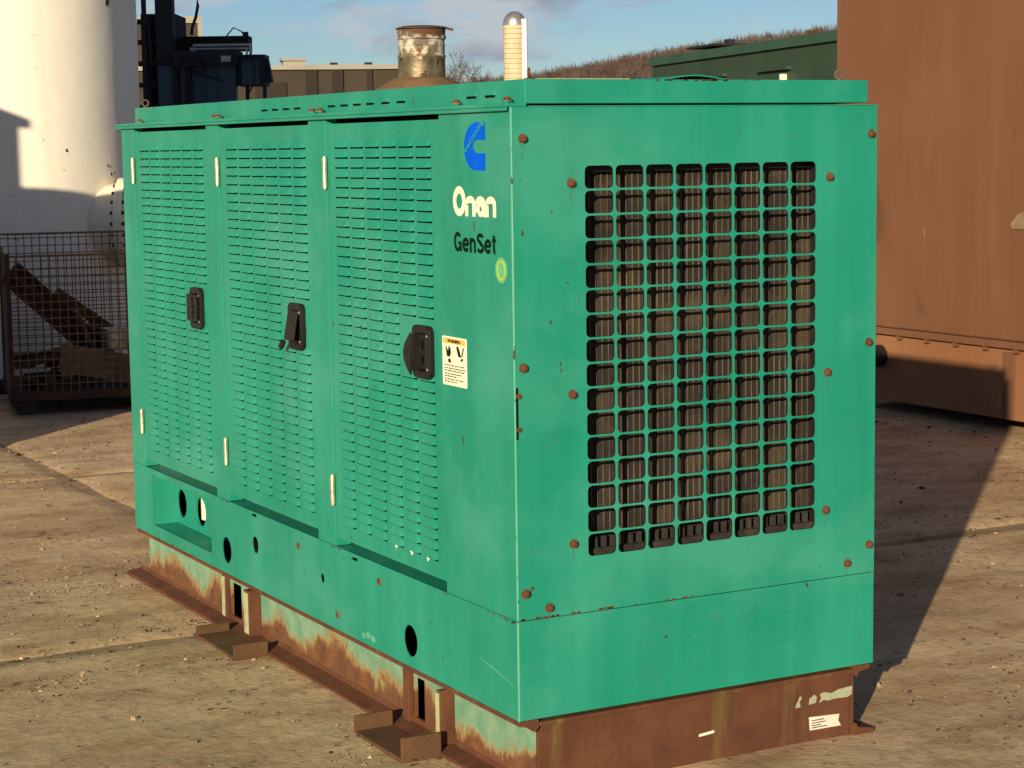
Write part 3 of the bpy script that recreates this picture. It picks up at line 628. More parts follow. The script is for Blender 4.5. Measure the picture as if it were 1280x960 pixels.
# --- decals on the corner panel
def lg(u, v): return (0.242-u*0.113, 1.554+v*0.118)
C_ = [(1, 1), (0.55, 1.0), (0.36, 0.955), (0.20, 0.87), (0.08, 0.74), (0.01, 0.58), (0.0, 0.46), (0.03, 0.33), (0.12, 0.18), (0.27, 0.06), (0.42, 0.01), (0.55, 0), (1, 0), (1, 0.355), (0.66, 0.355), (0.53, 0.38), (0.44, 0.45), (0.42, 0.54), (0.47, 0.61), (0.58, 0.635), (1, 0.635)]
b = MB(); b.plate([[lg(*q) for q in C_]], SIDE, -0.0012, -0.0004); lo = b.build('blue_logo', M['blue'], near)
b = MB(); b.plate([[lg(*q) for q in ((0.93, 1.0), (0.80, 0.99), (0.02, 0.42), (0.08, 0.38), (0.16, 0.40), (0.985, 0.965))]], SIDE, -0.0020, -0.0013); b.build('logo_band', M['green'], lo)
me = text_mesh('Cummins', 0.026, 0.0006, 0.0003, 1.0)
a = math.atan2(0.118*0.575, 0.113*0.85)
for v in me.vertices:
    c, s = math.cos(a), math.sin(a); lx, ly = v.co.x*c-v.co.y*s, v.co.x*s+v.co.y*c; q = lg(0.50, 0.69); v.co = Vector((-0.0024+v.co.z*-0.5, q[0]-lx, q[1]+ly))
me.materials.clear(); me.materials.append(M['blue']); link('logo_script', me, lo)
# rounded cream word: O n a n from thick strokes
b = MB()
def stroke(pts, w):
    L_, R_ = [], []
    for i, p in enumerate(pts):
        a0 = Vector(pts[max(i-1, 0)]); a1 = Vector(pts[min(i+1, len(pts)-1)]); d = (a1-a0).normalized(); nrm = Vector((-d.y, d.x))*w/2
        L_.append((p[0]+nrm.x, p[1]+nrm.y)); R_.append((p[0]-nrm.x, p[1]-nrm.y))
    for i in range(len(pts)-1):
        q = [L_[i], L_[i+1], R_[i+1], R_[i]]; b.add([(-0.0013-stroke.k*0.00004, stroke.o[0]-x, stroke.o[1]+z) for x, z in q], [(0, 1, 2, 3)])
    stroke.k += 1
stroke.k = 0; stroke.o = (0.306, 1.441)
ell = lambda cx, cz, rx, rz, a0, a1, n=20: [(cx+rx*math.cos(R(a0+(a1-a0)*k/n)), cz+rz*math.sin(R(a0+(a1-a0)*k/n))) for k in range(n+1)]
stroke(ell(0.034, 0.036, 0.0255, 0.0285, 0, 360, 32), 0.0185)
for cx in (0.094, 0.203): stroke([(cx-0.0195, -0.001), (cx-0.0195, 0.030)]+ell(cx, 0.029, 0.0195, 0.0125, 180, 0)+[(cx+0.0195, -0.001)], 0.0170)
cx = 0.149; stroke([(cx-0.0195, 0.010), (cx-0.0195, 0.030)]+ell(cx, 0.029, 0.0195, 0.0125, 180, 0)+[(cx+0.0195, -0.001)], 0.0170); stroke(ell(cx, 0.018, 0.0115, 0.0130, 0, 360, 20), 0.0130)
b.build('cream_lettering', M['cream'], near)
b = MB(); stroke.o = (0.306, 1.350); stroke.k = 0; w = 0.0098; xh = 0.037; ch = 0.050; r_ = w/2
def letter_e(cx): stroke([(cx-0.0125, xh*0.52), (cx+0.013, xh*0.52)], w*0.85); stroke(ell(cx, xh/2, 0.0135, xh/2-r_, 0, 325, 28), w)
stroke(ell(0.0215, ch/2, 0.0165, ch/2-r_, 42, 345, 30), w); stroke([(0.024, ch*0.44), (0.0425, ch*0.44)], w*0.8); stroke([(0.0385, ch*0.44), (0.0385, 0.001)], w*0.75)
letter_e(0.0655); stroke([(0.092, 0), (0.092, xh)], w); stroke([(0.092, xh*0.55)]+ell(0.1035, xh-0.0165, 0.0115, 0.0117, 170, 0, 14)+[(0.115, 0)], w)
stroke(ell(0.1445, ch*0.735, 0.0135, ch*0.265-r_, 20, 270, 20)+ell(0.1445, ch*0.265+0.0002, 0.0145, ch*0.265-r_*0.9, 88, -160, 20), w)
letter_e(0.1845); stroke([(0.2165, ch*0.93), (0.2165, 0.010)]+ell(0.2225, 0.010, 0.006, 0.0055, 180, 275, 8), w); stroke([(0.2075, xh*0.92), (0.2275, xh*0.92)], w*0.8)
b.build('black_lettering', M['ink'], near)
b = MB(); b.plate([circ(0.054, 1.313, 0.031, 0.032, 28)], SIDE, -0.0010, -0.0004); rg = b.build('round_sticker', M['limehalo'], near)
b = MB(); b.plate([circ(0.054, 1.313, 0.0235, 0.0255, 28), list(reversed(circ(0.054, 1.313, 0.0165, 0.0185, 28)))], SIDE, -0.0016, -0.0011); b.build('sticker_ring', M['lime'], rg)
b = MB(); b.plate([rrect(0.246, 0.383, 1.004, 1.130, 0.004, 2)], SIDE, -0.0012, -0.0004); st_ = b.build('warning_sticker', M['sticker'], near)
b = MB(); b.box(-0.0017, -0.0013, 0.252, 0.378, 1.112, 1.126); b.build('warning_band', M['amber'], st_)
side_text('warning_word', 'WARNING', 0.315, 1.119, 0.072, 0.0085, M['ink'], st_, 0.0012, -0.0020)
b = MB()
P = lambda l: b.plate([[(0.383-u*0.137, 1.004+v*0.126) for u, v in l]], SIDE, -0.0017, -0.0013)
P([(0.17, 0.60), (0.30, 0.58), (0.36, 0.66), (0.34, 0.76), (0.27, 0.82), (0.24, 0.70), (0.16, 0.80), (0.19, 0.66)]); P([(0.25, 0.47), (0.36, 0.46), (0.33, 0.55), (0.24, 0.54)]); P([(0.13, 0.78), (0.16, 0.79), (0.22, 0.63), (0.19, 0.62)])
P([(0.66, 0.62), (0.78, 0.60), (0.74, 0.70), (0.66, 0.83), (0.58, 0.80)]); P([(0.78, 0.62), (0.82, 0.62), (0.90, 0.80), (0.86, 0.81)]); P([(0.78, 0.52), (0.86, 0.56), (0.84, 0.60), (0.74, 0.56)])
random.seed(3)
for v, u1 in ((0.40, 0.95), (0.34, 0.96), (0.29, 0.96), (0.225, 0.80), (0.175, 0.62), (0.115, 0.85), (0.065, 0.60)):
    u = 0.09
    while u < u1-0.04: w = random.uniform(0.04, 0.12); P([(u, v), (min(u+w, u1), v), (min(u+w, u1), v+0.022), (u, v+0.022)]); u += w+0.03
b.build('sticker_print', M['ink'], st_)
random.seed(5)
def chips(parent, fn, pts, t0, t1, mat):
    b = MB()
    for a, c, s in pts: b.plate([[(a+s*random.uniform(.5, 1.1)*math.cos(k*math.pi/3.5)*random.uniform(1, 2.2), c+s*0.55*math.sin(k*math.pi/3.5)) for k in range(7)]], fn, t0, t1)
    return tag(b.build('rust_chips', mat, parent), kind='stuff')
chips(front, FRONT, [(abs(random.gauss(0, 0.22))+0.01, ZS+0.005+random.uniform(-.002, .001), random.uniform(.003, .006)) for _ in range(26)], -0.0048, -0.0041, M['rust_bolt'])
chips(base, SIDE, [(abs(random.gauss(0, 0.10))+0.01, ZS-0.004+random.uniform(-.001, .001), random.uniform(.002, .005)) for _ in range(16)], -0.0008, -0.0001, M['rust_bolt'])
chips(base, SIDE, [(random.choice((1.12, 1.99, 0.40, 2.1))+random.gauss(0, 0.03), ZS-0.004, random.uniform(.002, .005)) for _ in range(18)], -0.0008, -0.0001, M['rust_dark'])
chips(roof, FRONT, [(random.uniform(0.42, 0.74), 1.7705, random.uniform(.002, .006)) for _ in range(22)], 0.0050, 0.0058, M['rust_dark'])
chips(bx, SIDE, [(random.uniform(2.17, 3.02), ZB+0.004, random.uniform(.002, .006)) for _ in range(9)], -0.0008, -0.0001, M['rust_dark'])
b = MB()
for (ya, za, yb, zb, w) in ((0.205, 0.318, 0.145, 0.309, 0.0022), (0.145, 0.309, 0.075, 0.296, 0.0026), (0.075, 0.296, 0.008, 0.283, 0.0016), (0.178, 0.313, 0.172, 0.297, 0.0018)): b.plate([[(ya, za-w/2), (yb, zb-w/2), (yb, zb+w/2), (ya, za+w)]], SIDE, -0.0006, -0.0001)
for y, z in ((0.865, 0.222), (0.90, 0.226), (0.93, 0.219)): b.plate([[(y-0.02, z), (y, z-0.008), (y+0.012, z+0.003), (y+0.004, z+0.014), (y-0.012, z+0.010)]], SIDE, -0.0006, -0.0001)
tag(b.build('paint_scratches', M['green_worn'], base), kind='stuff')
# scuffs of bare paint
b = MB()
for y, z in ((0.70, 0.522), (0.60, 0.520), (0.50, 0.521)): b.plate([[(y-0.012, z+0.002), (y, z-0.007), (y+0.003, z), (y+0.016, z+0.007), (y+0.004, z+0.006)]], SIDE, 0.0018, 0.0026)
b.build('bare_scuffs', M['sticker'], dC)

# ================================================================== storage tank (left)
TC = Vector((1.082, 10.654)); TR = 1.4
tank = empty('storage_tank', (TC.x, TC.y, 0), 0, 'tall cream white cylindrical steel tank behind the generator and wire cage', 'tank')
b = MB(); b.lathe([(0.01, 0.10), (TR, 0.10), (TR, 2.0), (TR, 4.0), (TR, 6.0), (TR, 7.2), (TR*0.92, 7.55), (TR*0.7, 7.9), (TR*0.35, 8.1), (0.01, 8.15)], 96, (TC.x, TC.y, 0)); b.build('shell', M['tank'], tank, smooth=40)
b = MB(); b.lathe([(TR+0.05, 0.0), (TR+0.05, 0.10), (TR*0.5, 0.10)], 48, (TC.x, TC.y, 0)); b.build('plinth', M['rust_dark'], tank, smooth=30)
mdir = Vector((rgt.x, rgt.y, 0)); mc = Vector((TC.x, TC.y, 1.12))-Vector((math.sin(YAW), math.cos(YAW), 0))*0.50; MR = 1.305
b = MB(); b.cyl(mc+mdir*(MR-0.6), mc+mdir*(MR+0.05), 0.27, n=40); mw = b.build('manway', M['cream'], tank, smooth=40)
b = MB(); b.cyl(mc+mdir*(MR+0.05), mc+mdir*(MR+0.08), 0.315, n=40); b.cyl(mc+mdir*(MR+0.081), mc+mdir*(MR+0.11), 0.315, n=40); b.build('flange', M['cream'], mw, smooth=40)
q = mdir.to_track_quat('Z', 'Y'); b = MB()
for k in range(24):
    a = 2*math.pi*k/24; c = q @ Vector((0.298*math.cos(a), 0.298*math.sin(a), 0))
    b.cyl(mc+c+mdir*(MR+0.032), mc+c+mdir*(MR+0.13), 0.014, n=6)
b.build('flange_bolts', M['rust_dark'], mw)
# rust spots on the shell
def on_tank(px, z, r):
    a = math.atan2(px[1]-TC.y, px[0]-TC.x); n = Vector((math.cos(a), math.sin(a), 0)); tng = Vector((-n.y, n.x, 0)); c = Vector((TC.x, TC.y, z))+n*(TR+0.001)
    pts = []
    for k in range(9):
        t = 2*math.pi*k/9; rr = r*random.uniform(0.6, 1.2); pts.append(c+tng*rr*math.cos(t)*0.8+Vector((0, 0, rr*math.sin(t)))-n*0.0001)
    b = MB(); b.add([p+n*0.003 for p in pts]+[p-n*0.01 for p in pts], [tuple(range(9))]+[(k, (k+1) % 9, 9+(k+1) % 9, 9+k) for k in range(9)]); b.build('rust_patch', M['rust_dark'], tank)
on_tank((2.0, 9.60), 2.66, 0.030); on_tank((1.60, 9.36), 1.63, 0.014); on_tank((1.95, 9.56), 1.52, 0.010); on_tank((1.98, 9.58), 1.46, 0.012)

# ================================================================== wire mesh cage with scrap
BO = Vector((0.83, 8.05, 0)); ba = R(-12); bx_ = Vector((math.cos(ba), math.sin(ba), 0)); by_ = Vector((-math.sin(ba), math.cos(ba), 0))
cage = empty('wire_mesh_cage', BO, 0, 'rusty wire mesh stillage cage standing in shade by the white tank', 'cage')
M['wire'] = rust_mat('rusty_wire', (0.16, 0.10, 0.055), (0.24, 0.15, 0.08), (0.10, 0.05, 0.025), 20, False)
CWd, CDp, CZ0, CZ1 = 1.22, 1.0, 0.14, 0.985
def P3(u, v, z): return BO+bx_*u+by_*v+Vector((0, 0, z))
def mesh_panel(name, fn, width, zt, mat):
    b = MB(); r = 0.0034; k = 0; u = 0.0
    while u <= width+0.001: b.cyl(fn(u, CZ0), fn(u, zt), r, n=5, caps=False); u += width/24
    z = CZ0+0.05
    while z < zt: b.cyl(fn(0, z), fn(width, z), r, n=5, caps=False); z += 0.051
    b.cyl(fn(0, zt), fn(width, zt), 0.008, n=6); b.build(name, mat, cage, fix=False)
mesh_panel('front_mesh', lambda u, z: P3(u, 0, z), CWd, CZ1, M['wire']); mesh_panel('back_mesh', lambda u, z: P3(u, CDp, z), CWd, CZ1+0.10, M['wire'])
mesh_panel('side_mesh', lambda u, z: P3(0, u*CDp/CWd, z), CWd, CZ1, M['wire']); mesh_panel('side_mesh', lambda u, z: P3(CWd, u*CDp/CWd, z), CWd, CZ1, M['wire'])
for u, v in ((0, 0), (CWd, 0), (0, CDp), (CWd, CDp)):
    b = MB(); b.obox(P3(u, v, 0.56), bx_*0.014, by_*0.014, (0, 0, 0.44)); b.build('corner_post', M['rust_dark'], cage)
b = MB(); b.obox(P3(CWd/2, 0, 0.115), bx_*(CWd/2+0.02), by_*0.02, (0, 0, 0.025)); b.obox(P3(CWd/2, CDp, 0.115), bx_*(CWd/2+0.02), by_*0.02, (0, 0, 0.025))
b.obox(P3(0, CDp/2, 0.115), bx_*0.02, by_*(CDp/2-0.021), (0, 0, 0.024)); b.obox(P3(CWd, CDp/2, 0.115), bx_*0.02, by_*(CDp/2-0.021), (0, 0, 0.024)); b.obox(P3(CWd/2, CDp/2, 0.136), bx_*(CWd/2), by_*(CDp/2), (0, 0, 0.003)); b.build('base_frame', M['rust_dark'], cage)
for u, v in ((0.07, 0.03), (CWd-0.07, 0.03), (0.07, CDp-0.03), (CWd-0.07, CDp-0.03)):
    b = MB(); b.plate([[(-0.09, 0.09), (0.09, 0.09), (0.04, 0.0), (-0.04, 0.0)]], lambda a, c, t: P3(u+a, v+t, c), -0.03, 0.03); b.build('foot', M['rust_dark'], cage)
M['wood'] = rust_mat('weathered_board', (0.16, 0.105, 0.06), (0.22, 0.15, 0.08), (0.11, 0.07, 0.04), 12, False)
def bar(name, a, b_, w, h, mat, label, cat, prof='box'):
    a, b_ = P3(*a), P3(*b_); d = (b_-a)/2; c = (a+b_)/2; s = d.cross(Vector((0, 0, 1))).normalized(); u = s.cross(d).normalized(); m = MB()
    if prof == 'I':
        m.obox(c, d, s*w, u*h*0.12) ; m.obox(c+u*h, d, s*w, u*0.008); m.obox(c-u*h, d, s*w, u*0.008); m.obox(c, d*0.999, s*0.008, u*(h-0.009))
    elif prof == 'tube': m.cyl(a, b_, w, n=14)
    elif prof == 'L': m.obox(c, d, s*w, u*0.006); m.obox(c+s*w-s*0.006+u*(h+0.0065), d, s*0.006, u*h)
    else: m.obox(c, d, s*w, u*h)
    tag(m.build(name, mat, bevel=0.002), label, cat)
bar('scrap_beam', (0.02, 0.3, 0.88), (0.55, 0.35, 0.36), 0.075, 0.07, M['rust_dark'], 'thick rusty beam leaning diagonally inside the wire cage', 'scrap', 'I')
bar('scrap_board', (0.30, 0.12, 0.34), (1.0, 0.16, 0.19), 0.012, 0.09, M['wood'], 'pale tan board lying low along the front of the wire cage', 'scrap')
bar('scrap_pipe', (0.50, 0.45, 0.50), (0.95, 0.30, 0.30), 0.03, 0.03, M['rust_dark'], 'short rusty pipe lying between beam and board in the wire cage', 'scrap', 'tube')
bar('scrap_angle', (0.30, 0.6, 0.70), (0.85, 0.55, 0.28), 0.05, 0.03, M['rust'], 'rusty angle iron behind the thick beam in the wire cage', 'scrap', 'L')
bar('scrap_plate', (0.42, 0.22, 0.62), (0.52, 0.24, 0.36), 0.03, 0.012, M['tube'], 'grey steel bracket propped against the beam in the wire cage', 'scrap')
bar('scrap_bucket', (0.66, 0.30, 0.36), (0.66, 0.30, 0.50), 0.09, 0.09, M['steel'], 'dull metal can standing at the right end of the wire cage', 'can', 'tube')
b = MB()
random.seed(21)
for k in range(26):
    c = P3(random.uniform(0.08, 0.62), random.uniform(0.2, 0.85), random.uniform(0.16, 0.34)); d = Vector((random.uniform(-1, 1), random.uniform(-1, 1), random.uniform(-.3, .3))).normalized(); s = d.cross(Vector((0, 0, 1))).normalized()
    b.obox(c, d*random.uniform(0.06, 0.17), s*random.uniform(0.01, 0.035), s.cross(d)*random.uniform(0.008, 0.03))
tag(b.build('scrap_heap', M['rust_dark']), 'heap of dark mixed scrap metal on the floor of the wire cage', 'scrap', kind='stuff')

# ================================================================== wall with a shed gable, added unseen left of the frame to shade tank and cage
yw = empty('shade_wall', (-4.0, 6.3, 0), 0, 'unseen grey concrete wall with a shed gable, added to shade tank and cage', 'wall')
M['conc'] = simple('grey_concrete', (0.30, 0.29, 0.27), 0.9, 0, 0.2, 3)
for k in range(5):
    b = MB(); x1 = -0.16-1.5*k; b.box(x1-1.49, x1, 6.20, 6.34, 0.0, 2.40); b.build('panel', M['conc'], yw, bevel=0.006)
b = MB(); b.plate([[(-7.7, 2.402), (-1.90, 2.402), (-1.90, 2.84), (-1.83, 2.84), (-1.83, 2.90), (-4.7, 4.0), (-7.7, 2.90)]], FRONT, 6.20, 6.34); b.build('gable', M['conc'], yw)

# ================================================================== red-brown bin (right)
bi = empty('scrap_bin', (6.5, 2.9, 0), 0, 'large red-brown painted steel bin to the right of the generator', 'bin')
BX = 5.3
b = MB(); b.box(BX, 7.6, 0.2, 5.63, 0.515, 3.1); b.build('upper_wall', M['bin'], bi, bevel=0.01)
b = MB(); b.box(BX+0.012, 7.58, 0.22, 5.61, 0.076, 0.4745); b.build('lower_wall', M['bin_low'], bi, bevel=0.006)
b = MB(); b.box(BX-0.030, 7.62, 0.18, 5.65, 0.475, 0.5145); b.build('rim', M['bin'], bi, bevel=0.004)
for k in range(22):
    y = 5.5-0.2475*k; b = MB(); b.box(BX-0.022, BX+0.0115, y-0.012, y+0.012, 0.452, 0.4746); b.build('rim_tab', M['bin'], bi)
for y in (4.09, 2.4, 0.7):
    b = MB(); b.box(BX-0.002, BX+0.0118, y-0.045, y+0.045, 0.08, 0.4515); b.build('rib', M['bin'], bi, bevel=0.003)
for y in (0.6, 2.0, 4.4, 5.3):
    b = MB(); b.box(BX+0.5, 7.4, y-0.06, y+0.06, 0.0, 0.0755); b.build('bearer', M['rust_dark'], bi)
b = MB(); b.plate([[(3.95, 1.13), (4.06, 1.13), (4.075, 1.155), (4.02, 1.21), (3.97, 1.225), (3.90, 1.20)]], SIDE, BX-0.012, BX-0.0005); b.build('paint_patch', M['wood'], bi)
b = MB(); b.cyl((BX+0.011, 5.205, 0.338), (BX-0.10, 5.205, 0.338), 0.068, 0.060, n=24); b.cyl((BX-0.10, 5.205, 0.338), (BX-0.13, 5.205, 0.338), 0.045, 0.035, n=20); dp = b.build('drain_plug', M['black_paint'], bi, smooth=35)
b = MB(); b.cyl((BX-0.09, 5.14, 0.325), (BX-0.115, 5.132, 0.325), 0.014, n=10); b.build('plug_pin', M['steel'], dp)

# ================================================================== green container behind
g0 = Vector((10.04, 11.84, 0)); gd = Vector((1.45, 5.58, 0)).normalized(); gn = Vector((gd.y, -gd.x, 0))   # gn points away from the camera side (to the right)
gc = empty('green_container', g0+gd*1.5, 0, 'dark green steel container building beyond the generator, beside the red-brown bin', 'container')
M['dkgreen'] = simple('dark_green_paint', (0.028, 0.052, 0.026), 0.6, 0, 0.15, 1.5); M['dkgreen2'] = simple('dark_green_roof_paint', (0.030, 0.075, 0.042), 0.55, 0, 0.15, 1.5)
def GP(a, w, z): return g0+gd*a+gn*w+Vector((0, 0, z))
def gbox(bm_, a0, a1, w0, w1, z0, z1, mi=0): bm_.obox(GP((a0+a1)/2, (w0+w1)/2, (z0+z1)/2), gd*(a1-a0)/2, gn*(w1-w0)/2, (0, 0, (z1-z0)/2), mi)
b = MB(); gbox(b, -2.0, 5.80, 0.0, 2.4, 0.0, 2.60); b.build('wall', M['dkgreen'], gc)
b = MB(); gbox(b, -2.03, 5.83, -0.045, 2.44, 2.6005, 2.70); b.build('roof_rim', M['dkgreen2'], gc)
for a0, a1 in ((1.15, 1.95), (3.10, 3.85)):
    b = MB(); gbox(b, a0, a1, -0.012, -0.001, 0.25, 2.35); d = b.build('door', M['dkgreen'], gc)
    b = MB(); gbox(b, a0-0.05, a1+0.05, -0.06, -0.001, 2.375, 2.41); b.build('door_hood', M['dkgreen'], d)
    b = MB(); gbox(b, a0+0.04, a0+0.10, -0.08, -0.013, 2.22, 2.33) if a0 < 2 else gbox(b, a0+0.04, a0+0.10, -0.08, -0.013, 2.19, 2.29)
    gbox(b, a0+0.101, a0+0.20, -0.05, -0.03, 2.245, 2.275); b.build('handle', M['cream'], d, bevel=0.008)
b = MB(); gbox(b, 3.75, 4.75, 0.1, 0.9, 2.755, 2.78); gbox(b, 4.15, 4.25, 0.4, 0.5, 2.7805, 2.85); gbox(b, 4.15, 4.35, 0.4, 0.6, 2.7005, 2.7545); b.build('roof_vent', M['black_paint'], gc)
b = MB()
for a in (0.70, 0.92): b.cyl(GP(a, 0.15, 2.70), GP(a, 0.15, 2.765), 0.03, n=10)
b.cyl(GP(0.81, 0.06, 2.66), GP(0.81, 0.06, 2.755), 0.025, n=10); b.build('roof_pipes', M['rust_dark'], gc)

# ================================================================== dark machine behind the tank
mo = empty('hydraulic_press', (-2.2894+7.22*0.919, -4.2337+19.93*0.919, 0.13), -YAW, 'dark blue and black industrial press standing in shade behind the white tank', 'machine')
M['mblue'] = simple('dark_blue_enamel', (0.022, 0.045, 0.066), 0.5, 0, 0.25, 3); M['mblack'] = simple('shaded_black', (0.012, 0.013, 0.016), 0.7, 0, 0.3, 6)  # machine tones darkened, so part of its shade is in the colour
M['mbrown'] = rust_mat('shaded_brown', (0.018, 0.013, 0.010), (0.034, 0.023, 0.016), (0.014, 0.010, 0.008), 5, False); M['mpale'] = simple('pale_grey_paint', (0.34, 0.36, 0.33), 0.6, 0, 0.15, 6)  # brown lowered likewise to carry the shade
mo.scale = (0.919,)*3
def mp_(name, mat, *boxes):
    b = MB()
    for bx in boxes: b.box(*bx)
    o = b.mesh(name, mat); o = bpy.data.objects.new(name, o); COL.objects.link(o); o.parent = mo; return o
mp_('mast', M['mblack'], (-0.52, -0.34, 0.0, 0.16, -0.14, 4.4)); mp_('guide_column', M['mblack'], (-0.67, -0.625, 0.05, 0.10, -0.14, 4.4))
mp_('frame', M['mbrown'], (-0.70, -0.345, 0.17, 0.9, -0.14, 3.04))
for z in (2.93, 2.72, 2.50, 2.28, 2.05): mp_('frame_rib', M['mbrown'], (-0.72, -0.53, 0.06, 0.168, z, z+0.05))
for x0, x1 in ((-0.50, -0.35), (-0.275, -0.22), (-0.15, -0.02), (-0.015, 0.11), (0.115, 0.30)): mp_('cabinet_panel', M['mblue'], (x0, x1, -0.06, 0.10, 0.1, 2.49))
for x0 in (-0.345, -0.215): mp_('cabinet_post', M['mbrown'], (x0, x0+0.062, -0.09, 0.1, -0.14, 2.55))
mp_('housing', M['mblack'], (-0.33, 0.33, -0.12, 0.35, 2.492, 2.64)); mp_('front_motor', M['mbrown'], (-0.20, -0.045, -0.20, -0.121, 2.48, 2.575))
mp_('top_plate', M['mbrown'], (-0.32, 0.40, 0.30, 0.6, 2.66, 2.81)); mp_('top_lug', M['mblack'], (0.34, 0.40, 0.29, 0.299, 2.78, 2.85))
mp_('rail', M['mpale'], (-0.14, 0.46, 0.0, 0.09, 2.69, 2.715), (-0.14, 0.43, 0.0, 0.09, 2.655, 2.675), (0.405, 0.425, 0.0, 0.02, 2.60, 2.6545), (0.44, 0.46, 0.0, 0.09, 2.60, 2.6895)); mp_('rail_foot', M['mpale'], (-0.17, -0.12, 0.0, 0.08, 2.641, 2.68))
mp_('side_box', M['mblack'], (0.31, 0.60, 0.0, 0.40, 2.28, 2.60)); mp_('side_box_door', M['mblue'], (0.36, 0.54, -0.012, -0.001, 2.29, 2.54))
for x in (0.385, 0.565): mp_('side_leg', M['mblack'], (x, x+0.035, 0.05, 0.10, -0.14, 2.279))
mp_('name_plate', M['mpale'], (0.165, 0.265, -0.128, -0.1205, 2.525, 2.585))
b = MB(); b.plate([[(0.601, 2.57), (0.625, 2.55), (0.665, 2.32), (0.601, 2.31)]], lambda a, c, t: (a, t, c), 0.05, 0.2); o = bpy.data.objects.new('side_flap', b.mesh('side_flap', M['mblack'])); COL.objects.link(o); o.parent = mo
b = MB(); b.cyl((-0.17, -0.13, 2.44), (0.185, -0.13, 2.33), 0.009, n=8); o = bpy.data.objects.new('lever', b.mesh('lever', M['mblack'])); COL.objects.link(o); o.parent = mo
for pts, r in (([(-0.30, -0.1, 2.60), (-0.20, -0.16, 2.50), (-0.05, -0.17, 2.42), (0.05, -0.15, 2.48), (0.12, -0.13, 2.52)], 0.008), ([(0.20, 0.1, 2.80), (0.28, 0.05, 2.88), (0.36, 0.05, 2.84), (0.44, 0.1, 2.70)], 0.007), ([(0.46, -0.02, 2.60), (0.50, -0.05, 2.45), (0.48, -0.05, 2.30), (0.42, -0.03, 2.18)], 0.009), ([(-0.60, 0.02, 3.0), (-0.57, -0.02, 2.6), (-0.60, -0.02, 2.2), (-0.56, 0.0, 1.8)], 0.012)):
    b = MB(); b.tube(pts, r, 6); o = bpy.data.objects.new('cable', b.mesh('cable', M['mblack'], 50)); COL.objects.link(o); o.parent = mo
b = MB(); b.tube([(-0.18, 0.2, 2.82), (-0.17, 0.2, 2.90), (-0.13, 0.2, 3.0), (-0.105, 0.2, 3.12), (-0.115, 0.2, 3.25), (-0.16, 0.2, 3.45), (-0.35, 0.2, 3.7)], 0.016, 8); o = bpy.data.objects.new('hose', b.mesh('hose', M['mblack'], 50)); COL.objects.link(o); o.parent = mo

# ================================================================== brown building
bo = CAM+Vector((rgt.x, rgt.y, 0))*((252-640)*45/2502)+Vector((math.sin(YAW), math.cos(YAW), 0))*45; bo.z = 0
bd = empty('brown_building', bo, -YAW+0.17, 'low dark brown flat roofed building with pale roof edge in the background', 'building')
M['bbrown'] = simple('brown_cladding', (0.036, 0.026, 0.016), 0.8, 0, 0.12, 1.0); M['bdark'] = simple('dark_brown_cladding', (0.018, 0.012, 0.008), 0.8, 0, 0.15, 1.0); M['trim'] = simple('pale_trim', (0.26, 0.235, 0.185), 0.7, 0, 0.1, 2.0)
def bp(name, mat, *boxes):
    b = MB()
    for bx in boxes: b.box(*bx)
    o = bpy.data.objects.new(name, b.mesh(name, mat)); COL.objects.link(o); o.parent = bd; return o
bp('wall', M['bbrown'], (-9, 5.2, 0, 9, 0, 3.40)); bp('roof_edge', M['trim'], (-9, 5.25, -0.08, 9.05, 3.401, 3.50))
bp('upper_wall', M['bbrown'], (-9, 0.16, 2.0, 9, 3.501, 4.56)); bp('upper_roof_edge', M['trim'], (-9, 0.26, 1.92, 9.05, 4.561, 4.72), (0.161, 0.26, 1.92, 2.2, 3.501, 4.5605))
bp('stair_block', M['bbrown'], (0.262, 0.93, 2.4, 6, 3.501, 4.05)); bp('stair_block_edge', M['trim'], (0.931, 1.03, 2.3, 2.6, 3.501, 4.10))
for x0, x1 in ((2.48, 2.74), (3.08, 3.32), (3.86, 3.98)): bp('dark_stripe', M['bdark'], (x0, x1, -0.05, -0.001, 0, 3.40))  # upright stripes in a darker brown
bp('door_panel', M['bdark'], (1.35, 2.05, -0.04, -0.001, 0, 3.12))
bp('roof_vent', M['trim'], (2.02, 2.52, 0.5, 1.2, 3.51, 3.62), (1.98, 2.54, 0.45, 1.25, 3.621, 3.68))
for x in (3.15, 3.93): bp('roof_cowl', M['bdark'], (x-0.09, x+0.07, 0.1, 0.3, 3.501, 3.56))

# ================================================================== silo
S0 = Vector((117.27, 215.33, 0)); sr = 1.42
si = empty('farm_silo', S0, 0, 'tall cream stave silo with shiny metal dome roof, far behind the generator', 'silo')
M['stave'] = simple('cream_staves', (0.50, 0.40, 0.25), 0.8, 0, 0.12, 1.2); M['dome'] = simple('galvanised_dome', (0.5, 0.47, 0.42), 0.38, 0.8, 0.2, 1.0); M['chute'] = simple('white_chute', (0.8, 0.78, 0.72), 0.5, 0, 0.05, 1)
b = MB(); b.lathe([(sr, 0), (sr, 16.55)], 40, S0); b.build('stave_wall', M['stave'], si, smooth=40)
b = MB(); b.lathe([(sr*1.03, 16.5), (sr*1.03, 16.62)]+[(sr*1.02*math.cos(R(a)), 16.62+sr*1.12*math.sin(R(a))) for a in range(0, 89, 8)]+[(0.02, 16.62+sr*1.12)], 40, S0); b.build('dome_roof', M['dome'], si, smooth=40)
for k in range(26):
    b = MB(); z = 1.0+k*0.6; b.lathe([(sr, z), (sr+0.025, z), (sr+0.025, z+0.04), (sr, z+0.04)], 24, S0); b.build('hoop', M['tube'], si)
cd = Vector((rgt.x, rgt.y, 0))*0.80+Vector((-math.sin(YAW), -math.cos(YAW), 0))*0.60; cc = S0+cd*(sr+0.05)
